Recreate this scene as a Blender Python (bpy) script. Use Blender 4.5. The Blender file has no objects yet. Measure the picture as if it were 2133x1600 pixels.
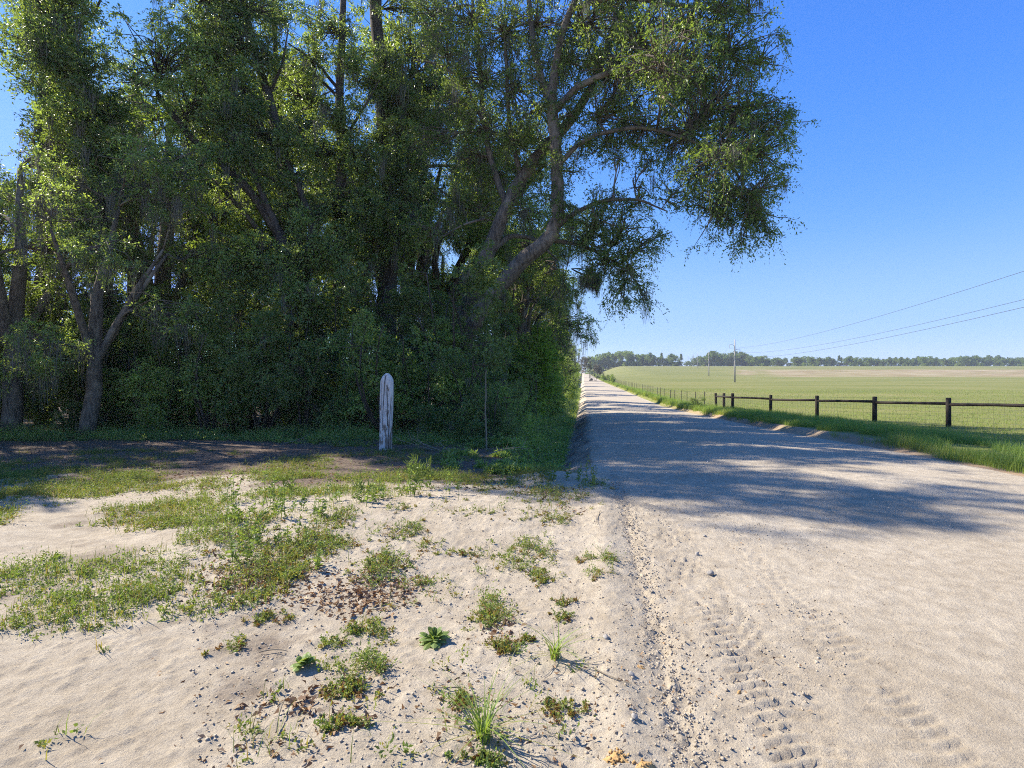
import bpy, math
import numpy as np

# ------------------------------------------------------------------ camera, sky, sun, exposure
scene = bpy.context.scene
COL = scene.collection
F, CU, HV, EYE = 1140.0, 1066.5, 778.0, 1.65       # focal length, centre and horizon as measured on the 2133 px wide photo

cam_d = bpy.data.cameras.new("camera")
cam_d.sensor_width = 36.0
cam_d.lens = F / 2133.0 * 36.0
cam_d.shift_y = -(800.0 - HV) / 2133.0
cam_d.clip_start = 0.05
cam_d.clip_end = 6000
cam = bpy.data.objects.new("camera", cam_d)
cam.location = (0, 0, EYE)
cam.rotation_euler = (math.radians(90), 0, 0)
COL.objects.link(cam)
scene.camera = cam

SUN_EL, SUN_AZ = 39.0, 66.0                          # azimuth measured from +Y towards -X
world = bpy.data.worlds.new("World")
scene.world = world
world.use_nodes = True
wn = world.node_tree
sky = wn.nodes.new("ShaderNodeTexSky")
sky.sky_type = 'NISHITA'
sky.sun_disc = False
sky.sun_elevation = math.radians(SUN_EL)
sky.sun_rotation = math.radians(-SUN_AZ)
sky.air_density = 1.0
sky.dust_density = 0.0
sky.ozone_density = 6.0
bg = wn.nodes["Background"]
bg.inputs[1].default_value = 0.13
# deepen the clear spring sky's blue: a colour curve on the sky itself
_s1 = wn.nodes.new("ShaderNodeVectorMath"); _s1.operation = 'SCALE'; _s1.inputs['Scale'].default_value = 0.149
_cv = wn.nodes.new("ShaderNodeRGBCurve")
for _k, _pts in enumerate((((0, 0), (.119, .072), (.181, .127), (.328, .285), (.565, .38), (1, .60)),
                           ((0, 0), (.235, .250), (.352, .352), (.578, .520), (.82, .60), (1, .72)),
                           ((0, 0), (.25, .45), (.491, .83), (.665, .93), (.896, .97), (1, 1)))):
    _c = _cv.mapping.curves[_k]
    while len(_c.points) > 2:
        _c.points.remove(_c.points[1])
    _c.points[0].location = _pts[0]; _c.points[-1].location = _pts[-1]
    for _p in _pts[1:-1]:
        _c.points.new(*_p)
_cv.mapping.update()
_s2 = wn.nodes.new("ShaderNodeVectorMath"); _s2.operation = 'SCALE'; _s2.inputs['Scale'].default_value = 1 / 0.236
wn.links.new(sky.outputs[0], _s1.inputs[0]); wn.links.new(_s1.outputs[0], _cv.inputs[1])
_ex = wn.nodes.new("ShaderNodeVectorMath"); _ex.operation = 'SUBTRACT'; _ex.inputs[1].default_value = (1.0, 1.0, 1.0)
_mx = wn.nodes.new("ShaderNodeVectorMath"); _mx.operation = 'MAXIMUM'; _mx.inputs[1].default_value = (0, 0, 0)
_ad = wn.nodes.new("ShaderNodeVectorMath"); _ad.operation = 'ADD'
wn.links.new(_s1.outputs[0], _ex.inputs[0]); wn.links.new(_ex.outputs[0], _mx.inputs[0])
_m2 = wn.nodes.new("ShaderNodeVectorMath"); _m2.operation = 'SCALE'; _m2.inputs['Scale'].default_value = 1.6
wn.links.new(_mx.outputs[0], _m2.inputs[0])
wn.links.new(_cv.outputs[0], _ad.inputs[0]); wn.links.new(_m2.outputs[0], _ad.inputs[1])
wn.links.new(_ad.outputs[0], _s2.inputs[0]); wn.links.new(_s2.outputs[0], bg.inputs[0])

sun_d = bpy.data.lights.new("sun", 'SUN')
sun_d.energy = 4.9
sun_d.angle = math.radians(0.5)
sun_d.color = (1.0, 0.93, 0.82)
sun = bpy.data.objects.new("sun", sun_d)
sv = np.array([-math.sin(math.radians(SUN_AZ)) * math.cos(math.radians(SUN_EL)),
               math.cos(math.radians(SUN_AZ)) * math.cos(math.radians(SUN_EL)),
               math.sin(math.radians(SUN_EL))])
from mathutils import Vector
sun.rotation_euler = Vector(sv).to_track_quat('Z', 'Y').to_euler()
sun.location = (-30, 30, 40)
COL.objects.link(sun)

scene.view_settings.view_transform = 'Standard'
scene.view_settings.look = 'None'
scene.view_settings.exposure = 1.12
scene.view_settings.gamma = 1.0
cy = scene.cycles
cy.max_bounces = 8
cy.diffuse_bounces = 6
cy.glossy_bounces = 2
cy.transmission_bounces = 4
cy.transparent_max_bounces = 4
cy.volume_bounces = 0
cy.use_denoising = False
cy.filter_width = 1.05
cy.caustics_reflective = False
cy.caustics_refractive = False

RNG = np.random.default_rng(7)


# ------------------------------------------------------------------ small helpers
def W(u, v, y):
    """A point the photo shows at pixel (u, v), y metres in front of the camera."""
    return np.array([(u - CU) * y / F, y, EYE + (HV - v) * y / F])


def smooth(a, b, x):
    t = np.clip((x - a) / (b - a), 0, 1)
    return t * t * (3 - 2 * t)


def _hash(ix, iy, seed):
    n = (ix.astype(np.int64) * 374761393 + iy.astype(np.int64) * 668265263 + seed * 974634777) & 0xFFFFFFFF
    n = ((n ^ (n >> 13)) * 1274126177) & 0xFFFFFFFF
    n = (n ^ (n >> 16)) & 0xFFFFFF
    return n / float(0xFFFFFF)


def vnoise(x, y, seed=0):
    x, y = np.broadcast_arrays(np.asarray(x, float), np.asarray(y, float))
    ix, iy = np.floor(x), np.floor(y)
    fx, fy = x - ix, y - iy
    fx = fx * fx * (3 - 2 * fx)
    fy = fy * fy * (3 - 2 * fy)
    a, b = _hash(ix, iy, seed), _hash(ix + 1, iy, seed)
    c, d = _hash(ix, iy + 1, seed), _hash(ix + 1, iy + 1, seed)
    return (a + (b - a) * fx) * (1 - fy) + (c + (d - c) * fx) * fy


def fbm(x, y, seed=0, octv=4, gain=0.5):
    s, amp, tot = 0.0, 1.0, 0.0
    for k in range(octv):
        s = s + amp * (vnoise(x * 2 ** k + 17 * k, y * 2 ** k - 9 * k, seed + k) - 0.5)
        tot += amp
        amp *= gain
    return s / tot * 2


def unit(v):
    return v / np.maximum(np.linalg.norm(v, axis=-1, keepdims=True), 1e-9)


def rand_unit(rng, shape):
    return unit(rng.normal(size=tuple(shape) + (3,)))


class MB:
    """Collects quads (with one value per vertex) and links them as ONE mesh object."""
    def __init__(self):
        self.V, self.Q, self.A, self.n = [], [], [], 0

    def add(self, verts, quads, vals=0.5):
        verts = np.asarray(verts, float).reshape(-1, 3)
        quads = np.asarray(quads, np.int64).reshape(-1, 4)
        vals = np.broadcast_to(np.asarray(vals, float), (len(verts),))
        self.V.append(verts); self.Q.append(quads + self.n); self.A.append(vals)
        self.n += len(verts)

    def add_quads(self, P, vals=0.5):
        P = np.asarray(P, float).reshape(-1, 4, 3)
        N = len(P)
        vals = np.asarray(vals, float)
        vv = np.repeat(np.broadcast_to(vals, (N,)), 4)
        self.add(P.reshape(-1, 3), np.arange(N * 4).reshape(N, 4), vv)

    def tube(self, pts, rad, sides=6, val=0.5, cap=True):
        pts = np.asarray(pts, float)
        n = len(pts)
        rad = np.broadcast_to(np.asarray(rad, float), (n,))
        t = unit(np.gradient(pts, axis=0))
        ref = np.array([0.0, 0.0, 1.0]) if abs(t[:, 2].mean()) < 0.9 else np.array([1.0, 0.0, 0.0])
        s = unit(np.cross(t, ref)); b = np.cross(t, s)
        ang = np.arange(sides) / sides * 2 * math.pi
        ring = (s[:, None, :] * np.cos(ang)[None, :, None] + b[:, None, :] * np.sin(ang)[None, :, None])
        V = pts[:, None, :] + ring * rad[:, None, None]
        V = V.reshape(-1, 3)
        i = np.arange(n - 1)[:, None] * sides
        j = np.arange(sides)[None, :]
        k = (j + 1) % sides
        Q = np.stack([i + j, i + k, i + sides + k, i + sides + j], -1).reshape(-1, 4)
        if cap:
            e = (n - 1) * sides
            extra = []
            if sides == 4:
                extra = [[e, e + 1, e + 2, e + 3], [3, 2, 1, 0]]
            elif sides >= 6 and sides % 2 == 0:
                for m in range(1, sides // 2):
                    extra.append([e + m - 1 if m > 1 else e, e + m, e + sides - m - 0 - 1, e + (sides - m) % sides])
                    extra[-1] = [e + m - 1, e + m, e + sides - m - 1, e + (sides - m) % sides]
                extra += [[q - e for q in x][::-1] for x in extra]
            if extra:
                Q = np.concatenate([Q, np.array(extra)])
        self.add(V, Q, val)

    def box(self, c, size, rot=0.0, val=0.5):
        sx, sy, sz = np.asarray(size) / 2
        P = np.array([[-sx, -sy, -sz], [sx, -sy, -sz], [sx, sy, -sz], [-sx, sy, -sz],
                      [-sx, -sy, sz], [sx, -sy, sz], [sx, sy, sz], [-sx, sy, sz]])
        cr, sr = math.cos(rot), math.sin(rot)
        P = P @ np.array([[cr, sr, 0], [-sr, cr, 0], [0, 0, 1]]) + np.asarray(c)
        self.add(P, [[0, 3, 2, 1], [4, 5, 6, 7], [0, 1, 5, 4], [1, 2, 6, 5], [2, 3, 7, 6], [3, 0, 4, 7]], val)

    def build(self, name, mat, parent=None, loc=None, shade_smooth=False, link=True):
        me = bpy.data.meshes.new(name)
        if self.n:
            V = np.concatenate(self.V); Q = np.concatenate(self.Q); A = np.concatenate(self.A)
            if loc is not None:
                V = V - np.asarray(loc, float)
            me.vertices.add(len(V)); me.loops.add(len(Q) * 4); me.polygons.add(len(Q))
            me.vertices.foreach_set('co', V.astype(np.float32).ravel())
            me.loops.foreach_set('vertex_index', Q.astype(np.int32).ravel())
            me.polygons.foreach_set('loop_start', np.arange(0, len(Q) * 4, 4, dtype=np.int32))
            if shade_smooth:
                me.polygons.foreach_set('use_smooth', np.ones(len(Q), bool))
            at = me.attributes.new('v', 'FLOAT', 'POINT')
            at.data.foreach_set('value', A.astype(np.float32))
            me.update(calc_edges=True)
            me.validate()
        me.materials.append(mat)
        o = bpy.data.objects.new(name, me)
        if parent is not None:
            o.parent = parent
        elif loc is not None:
            o.location = loc
        if link:
            COL.objects.link(o)
        return o


def tag(o, label=None, cat=None, group=None, kind=None):
    if label: o['label'] = label
    if cat: o['category'] = cat
    if group: o['group'] = group
    if kind: o['kind'] = kind
    return o


def empty(name, loc, rz=0.0):
    o = bpy.data.objects.new(name, None)
    o.empty_display_size = 0.3
    o.location = loc
    o.rotation_euler = (0, 0, rz)
    COL.objects.link(o)
    return o


def copy_tree(o, parent=None):
    kids = list(o.children)
    c = o.copy()
    COL.objects.link(c)
    if parent is not None:
        c.parent = parent
    for ch in kids:
        copy_tree(ch, c)
    return c


ORD = ("first second third fourth fifth sixth seventh eighth ninth tenth eleventh twelfth thirteenth fourteenth fifteenth sixteenth "
       "seventeenth eighteenth nineteenth twentieth twenty-first twenty-second twenty-third twenty-fourth twenty-fifth twenty-sixth "
       "twenty-seventh twenty-eighth twenty-ninth thirtieth thirty-first thirty-second thirty-third thirty-fourth thirty-fifth "
       "thirty-sixth thirty-seventh thirty-eighth thirty-ninth fortieth forty-first forty-second forty-third forty-fourth").split()
ORD += ["forty-" + w for w in "fifth sixth seventh eighth ninth".split()] + ["fiftieth"] + ["fifty-" + w for w in ORD[:9]]


# ------------------------------------------------------------------ materials
def new_mat(name):
    m = bpy.data.materials.new(name)
    m.use_nodes = True
    nt = m.node_tree
    return m, nt, nt.nodes["Principled BSDF"], nt.nodes["Material Output"]


def N(nt, typ, **kw):
    n = nt.nodes.new(typ)
    for k, v in kw.items():
        setattr(n, k, v)
    return n


def ramp(nt, stops, fac=None):
    r = N(nt, "ShaderNodeValToRGB")
    cr = r.color_ramp
    while len(cr.elements) > 1:
        cr.elements.remove(cr.elements[-1])
    for i, (p, c) in enumerate(stops):
        e = cr.elements[0] if i == 0 else cr.elements.new(p)
        e.position = p
        e.color = (c[0], c[1], c[2], 1)
    if fac is not None:
        nt.links.new(fac, r.inputs[0])
    return r


def noise_node(nt, scale, detail=6, rough=0.6, vec=None):
    n = N(nt, "ShaderNodeTexNoise")
    n.inputs['Scale'].default_value = scale
    n.inputs['Detail'].default_value = detail
    n.inputs['Roughness'].default_value = rough
    if vec is not None:
        nt.links.new(vec, n.inputs['Vector'])
    return n


def mixrgb(nt, fac, a, b, mode='MIX'):
    m = N(nt, "ShaderNodeMix", data_type='RGBA', blend_type=mode)
    for key, val in ((0, fac), (6, a), (7, b)):
        if isinstance(val, (int, float)):
            m.inputs[key].default_value = val
        elif isinstance(val, tuple):
            m.inputs[key].default_value = (*val, 1)
        else:
            nt.links.new(val, m.inputs[key])
    return m.outputs[2]


def attr_v(nt, name='v'):
    a = N(nt, "ShaderNodeAttribute")
    a.attribute_name = name
    return a.outputs['Fac']


def leaf_mat(name, stops, trans=0.35, rough=0.42, spec=0.5, warm=(1.25, 1.2, 0.55), gain=1.0):
    stops = [(p_, tuple(min(.8, c_ * gain) for c_ in col_)) for p_, col_ in stops]
    m, nt, p, out = new_mat(name)
    r = ramp(nt, stops, attr_v(nt))
    nt.links.new(r.outputs[0], p.inputs['Base Color'])
    p.inputs['Roughness'].default_value = rough
    p.inputs['Specular IOR Level'].default_value = spec
    t = N(nt, "ShaderNodeBsdfTranslucent")
    tc = mixrgb(nt, 1.0, r.outputs[0], warm, 'MULTIPLY')
    nt.links.new(tc, t.inputs['Color'])
    mx = N(nt, "ShaderNodeMixShader")
    mx.inputs[0].default_value = trans
    nt.links.new(p.outputs[0], mx.inputs[1])
    nt.links.new(t.outputs[0], mx.inputs[2])
    nt.links.new(mx.outputs[0], out.inputs[0])
    return m


M = {}
M['oak_leaf'] = leaf_mat("oak_leaves", [(0, (.038, .058, .015)), (.5, (.070, .105, .024)), (1, (.15, .19, .040))], .52, gain=2.5)
M['sun_tint_oak_leaf'] = leaf_mat("sun_tinted_oak_leaves", [(0, (.055, .085, .022)), (.5, (.11, .155, .035)), (1, (.20, .24, .055))], .52, gain=2.0)  # oak leaves made lighter and yellower to carry the sun behind them
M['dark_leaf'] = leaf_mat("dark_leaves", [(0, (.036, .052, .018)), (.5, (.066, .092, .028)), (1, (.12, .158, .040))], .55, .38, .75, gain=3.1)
M['thicket_leaf'] = leaf_mat("thicket_leaves", [(0, (.042, .058, .018)), (.5, (.082, .112, .032)), (1, (.15, .19, .048))], .55, .38, .75, gain=3.5)
M['sun_tint_leaf'] = leaf_mat("sun_tinted_leaves", [(0, (.08, .13, .022)), (.5, (.16, .23, .035)), (1, (.25, .33, .05))], .52, gain=2.0)  # leaf colour raised to stand in for sun on the shaded sapling
M['cedar_leaf'] = leaf_mat("cedar_needles", [(0, (.02, .045, .02)), (1, (.05, .09, .035))], .2)
M['far_leaf'] = leaf_mat("distant_leaves", [(0, (.04, .065, .028)), (.5, (.075, .11, .04)), (1, (.14, .175, .06))], .5, .6, .2, gain=2.2)
M['far_light_leaf'] = leaf_mat("distant_light_leaves", [(0, (.07, .10, .035)), (.5, (.12, .165, .05)), (1, (.19, .235, .075))], .5, .6, .2, gain=2.0)
M['moss'] = leaf_mat("spanish_moss", [(0, (.10, .095, .075)), (1, (.24, .23, .18))], .25, .9, .1, (1, 1, .9))
M['weed'] = leaf_mat("weed_leaves", [(0, (.26, .13, .06)), (.15, (.36, .27, .09)), (.35, (.30, .33, .08)), (.7, (.19, .29, .075)), (1, (.30, .40, .12))], .42, .5, .3, gain=.80)
M['grass'] = leaf_mat("grass_blades", [(0, (.46, .37, .17)), (.25, (.42, .42, .13)), (.6, (.28, .40, .09)), (1, (.36, .49, .13))], .5, .5, .3, gain=.80)
M['cover'] = leaf_mat("ground_cover_leaves", [(0, (.26, .16, .075)), (.18, (.38, .30, .10)), (.45, (.28, .33, .08)), (.7, (.19, .28, .07)), (1, (.27, .37, .10))], .42, .55, .25, gain=.80)
M['dead_leaf'] = leaf_mat("dead_leaves", [(0, (.13, .075, .045)), (.5, (.30, .18, .095)), (.85, (.46, .30, .16)), (1, (.55, .42, .27))], .2, .6, .25, (1, .8, .6), gain=.80)
M['straw'] = leaf_mat("dry_stems", [(0, (.16, .12, .085)), (1, (.42, .36, .26))], .1, .7, .2, (1, .9, .7), gain=.80)


def bark_mat(name, c1, c2, sc=1.0):
    m, nt, p, out = new_mat(name)
    g = N(nt, "ShaderNodeTexCoord")
    mp = N(nt, "ShaderNodeMapping")
    mp.inputs['Scale'].default_value = (14 * sc, 14 * sc, 3 * sc)
    nt.links.new(g.outputs['Object'], mp.inputs[0])
    n1 = noise_node(nt, 1.0, 8, .7, mp.outputs[0])
    n2 = noise_node(nt, 1.3, 4, .6, g.outputs['Object'])
    r = ramp(nt, [(.35, c1), (.65, c2)], n1.outputs[0])
    lich = ramp(nt, [(.52, (0, 0, 0)), (.68, (1, 1, 1))], n2.outputs[0])
    c = mixrgb(nt, lich.outputs[0], r.outputs[0], (c2[0] * 1.35, c2[1] * 1.35, c2[2] * 1.3))
    nt.links.new(c, p.inputs['Base Color'])
    p.inputs['Roughness'].default_value = .9
    p.inputs['Specular IOR Level'].default_value = .15
    b = N(nt, "ShaderNodeBump")
    b.inputs['Strength'].default_value = .9
    b.inputs['Distance'].default_value = .04
    nt.links.new(n1.outputs[0], b.inputs['Height'])
    nt.links.new(b.outputs[0], p.inputs['Normal'])
    return m


M['bark'] = bark_mat("oak_bark", (.06, .047, .036), (.24, .195, .15))
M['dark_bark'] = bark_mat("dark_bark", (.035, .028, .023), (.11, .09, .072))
M['pale_bark'] = bark_mat("pale_bark", (.16, .14, .12), (.36, .32, .27), 1.5)


def sand_mat():
    m, nt, p, out = new_mat("sandy_soil")
    g = N(nt, "ShaderNodeNewGeometry")
    pos = g.outputs['Position']
    big = noise_node(nt, .55, 5, .6, pos)
    mid = noise_node(nt, 7, 8, .7, pos)
    fine = noise_node(nt, 75, 5, .8, pos)
    spk = N(nt, "ShaderNodeTexVoronoi")
    spk.inputs['Scale'].default_value = 60
    nt.links.new(pos, spk.inputs['Vector'])
    base = ramp(nt, [(.3, (.425, .36, .262)), (.7, (.525, .46, .352))], big.outputs[0])
    midr = ramp(nt, [(.3, (.74, .71, .68)), (.62, (1.06, 1.05, 1.04))], mid.outputs[0])
    c = mixrgb(nt, 1.0, base.outputs[0], midr.outputs[0], 'MULTIPLY')
    fr = ramp(nt, [(.28, (.50, .46, .42)), (.42, (.93, .92, .91)), (.55, (1, 1, 1)), (.75, (1.15, 1.15, 1.15))], fine.outputs[0])
    c = mixrgb(nt, .8, c, fr.outputs[0], 'MULTIPLY')
    # litter and humus towards the wood
    lit = attr_v(nt, 'v')
    ln = noise_node(nt, 22, 6, .75, pos)
    ln2 = noise_node(nt, 2.2, 4, .6, pos)
    lr = ramp(nt, [(.32, (.055, .042, .032)), (.52, (.17, .125, .09)), (.72, (.33, .26, .19))], ln.outputs[0])
    add = N(nt, "ShaderNodeMath", operation='MULTIPLY_ADD')
    nt.links.new(ln2.outputs[0], add.inputs[0]); add.inputs[1].default_value = .9
    sub = N(nt, "ShaderNodeMath", operation='ADD'); sub.inputs[1].default_value = -.45
    nt.links.new(add.outputs[0], sub.inputs[0])
    nt.links.new(lit, add.inputs[2])
    mr = N(nt, "ShaderNodeMapRange"); mr.inputs[1].default_value = .3; mr.inputs[2].default_value = .62
    nt.links.new(sub.outputs[0], mr.inputs[0])
    c = mixrgb(nt, mr.outputs[0], c, lr.outputs[0])
    nt.links.new(c, p.inputs['Base Color'])
    p.inputs['Roughness'].default_value = .95
    p.inputs['Specular IOR Level'].default_value = .12
    ad = N(nt, "ShaderNodeMath", operation='ADD')
    h2 = N(nt, "ShaderNodeMath", operation='MULTIPLY'); h2.inputs[1].default_value = 1.6
    nt.links.new(mid.outputs[0], h2.inputs[0])
    nt.links.new(h2.outputs[0], ad.inputs[0]); nt.links.new(fine.outputs[0], ad.inputs[1])
    b = N(nt, "ShaderNodeBump")
    b.inputs['Strength'].default_value = .9
    b.inputs['Distance'].default_value = .014
    nt.links.new(ad.outputs[0], b.inputs['Height'])
    nt.links.new(b.outputs[0], p.inputs['Normal'])
    return m


M['sand'] = sand_mat()


def field_mat():
    m, nt, p, out = new_mat("pasture_grass")
    g = N(nt, "ShaderNodeNewGeometry")
    pos = g.outputs['Position']
    mp = N(nt, "ShaderNodeMapping"); mp.inputs['Scale'].default_value = (.022, .07, .1)
    nt.links.new(pos, mp.inputs[0])
    big = noise_node(nt, 1, 6, .65, mp.outputs[0])
    mid = noise_node(nt, .9, 8, .75, pos)
    fine = noise_node(nt, 14, 6, .7, pos)
    base = ramp(nt, [(.30, (.15, .165, .048)), (.50, (.205, .208, .064)), (.68, (.265, .235, .10))], big.outputs[0])
    md = ramp(nt, [(.3, (.72, .76, .70)), (.7, (1.18, 1.14, 1.15))], mid.outputs[0])
    c = mixrgb(nt, .8, base.outputs[0], md.outputs[0], 'MULTIPLY')
    fr = ramp(nt, [(.3, (.6, .64, .55)), (.7, (1.25, 1.22, 1.2))], fine.outputs[0])
    c = mixrgb(nt, .7, c, fr.outputs[0], 'MULTIPLY')
    bn = noise_node(nt, .06, 5, .6, pos)
    br = ramp(nt, [(.35, (.25, .155, .095)), (.5, (.36, .26, .17)), (.65, (.45, .36, .25))], bn.outputs[0])
    c = mixrgb(nt, attr_v(nt, 'v'), c, br.outputs[0])
    nt.links.new(c, p.inputs['Base Color'])
    p.inputs['Roughness'].default_value = .95
    p.inputs['Specular IOR Level'].default_value = .1
    b = N(nt, "ShaderNodeBump"); b.inputs['Strength'].default_value = .6; b.inputs['Distance'].default_value = .1
    nt.links.new(mid.outputs[0], b.inputs['Height'])
    nt.links.new(b.outputs[0], p.inputs['Normal'])
    return m


M['field'] = field_mat()


def simple_mat(name, c1, c2, scale=20, rough=.85, stretch=(1, 1, 1), bump=.3, dist=.01, spec=.2):
    m, nt, p, out = new_mat(name)
    g = N(nt, "ShaderNodeTexCoord")
    mp = N(nt, "ShaderNodeMapping"); mp.inputs['Scale'].default_value = stretch
    nt.links.new(g.outputs['Object'], mp.inputs[0])
    n = noise_node(nt, scale, 6, .65, mp.outputs[0])
    r = ramp(nt, [(.32, c1), (.68, c2)], n.outputs[0])
    nt.links.new(r.outputs[0], p.inputs['Base Color'])
    p.inputs['Roughness'].default_value = rough
    p.inputs['Specular IOR Level'].default_value = spec
    b = N(nt, "ShaderNodeBump"); b.inputs['Strength'].default_value = bump; b.inputs['Distance'].default_value = dist
    nt.links.new(n.outputs[0], b.inputs['Height'])
    nt.links.new(b.outputs[0], p.inputs['Normal'])
    return m


M['stone'] = simple_mat("grey_stone", (.20, .185, .165), (.36, .33, .29), 60)
M['clay'] = simple_mat("orange_clay", (.34, .19, .07), (.48, .32, .14), 60)
M['clod'] = simple_mat("sand_clods", (.27, .22, .165), (.45, .39, .30), 4, .95)
M['tarred'] = simple_mat("dark_creosote_wood", (.018, .014, .012), (.06, .048, .038), 14, .8, (6, 6, 1))
M['pole_wood'] = simple_mat("grey_pole", (.30, .28, .25), (.44, .41, .37), 4, .85, (4, 4, .6))
M['metal'] = simple_mat("dull_steel", (.10, .10, .10), (.20, .19, .18), 9, .5, (1, 1, 1), .1)
M['t_post'] = simple_mat("rusty_dark_steel", (.035, .03, .028), (.09, .075, .06), 9, .7, (1, 1, 1), .1)
M['insulator'] = simple_mat("grey_insulator", (.25, .25, .26), (.36, .36, .38), 9, .3)


def post_mat():
    m, nt, p, out = new_mat("peeling_whitewash")
    g = N(nt, "ShaderNodeTexCoord")
    mp = N(nt, "ShaderNodeMapping"); mp.inputs['Scale'].default_value = (1, 1, .13)
    nt.links.new(g.outputs['Object'], mp.inputs[0])
    n1 = noise_node(nt, 42, 8, .7, mp.outputs[0])
    mp2 = N(nt, "ShaderNodeMapping"); mp2.inputs['Scale'].default_value = (1, 1, .3)
    nt.links.new(g.outputs['Object'], mp2.inputs[0])
    n2 = noise_node(nt, 13, 6, .7, mp2.outputs[0])
    paint = ramp(nt, [(.30, (.36, .33, .30)), (.42, (.55, .515, .48)), (.62, (.70, .665, .62))], n1.outputs[0])
    wood = ramp(nt, [(.3, (.13, .095, .07)), (.7, (.40, .32, .25))], n1.outputs[0])
    sx = N(nt, "ShaderNodeSeparateXYZ"); nt.links.new(g.outputs['Object'], sx.inputs[0])
    n3 = noise_node(nt, 60, 8, .8, mp.outputs[0])
    hz = N(nt, "ShaderNodeMapRange"); hz.inputs[1].default_value = 0; hz.inputs[2].default_value = 1.1
    hz.inputs[3].default_value = .075; hz.inputs[4].default_value = -.04
    nt.links.new(sx.outputs[2], hz.inputs[0])
    ad = N(nt, "ShaderNodeMath", operation='ADD'); nt.links.new(n2.outputs[0], ad.inputs[0]); nt.links.new(hz.outputs[0], ad.inputs[1])
    fl = ramp(nt, [(.545, (0, 0, 0)), (.575, (1, 1, 1))], ad.outputs[0])
    c = mixrgb(nt, fl.outputs[0], paint.outputs[0], wood.outputs[0])
    gr = ramp(nt, [(.34, (.45, .42, .40)), (.46, (1, 1, 1))], n3.outputs[0])
    c = mixrgb(nt, .8, c, gr.outputs[0], 'MULTIPLY')
    c = mixrgb(nt, attr_v(nt), c, (.035, .028, .022))
    nt.links.new(c, p.inputs['Base Color'])
    p.inputs['Roughness'].default_value = .9
    b = N(nt, "ShaderNodeBump"); b.inputs['Strength'].default_value = .8; b.inputs['Distance'].default_value = .012
    nt.links.new(n1.outputs[0], b.inputs['Height'])
    nt.links.new(b.outputs[0], p.inputs['Normal'])
    return m


M['post'] = post_mat()

# ------------------------------------------------------------------ terrain
ROAD_L, ROAD_R, SH = 0.38, 7.2, 0.13


def road_z(y):
    return np.interp(y, [-50, 6, 9, 14, 18, 26, 34, 50, 190, 350, 550, 1100], [0, 0, -.05, -.22, -.40, -.68, -.95, -1.35, -1.4, -.8, .2, 3.0])


def field_z(y):
    return np.interp(y, [-50, 6, 9, 14, 18, 26, 34, 60, 110, 170, 240, 300, 400, 480, 600, 700, 1100],
                     [0, 0, -.05, -.2, -.38, -.66, -.9, -1.4, -1.65, -1.2, -.8, .1, 3.2, 6.3, 9.6, 10.8, 12.0])


def lat(x, y):
    return x - SH * y - .10 * (vnoise(y / 5.0, 0 * y, 31) - .5) - .05 * (vnoise(y / 1.1, 0 * y, 33) - .5)


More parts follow.
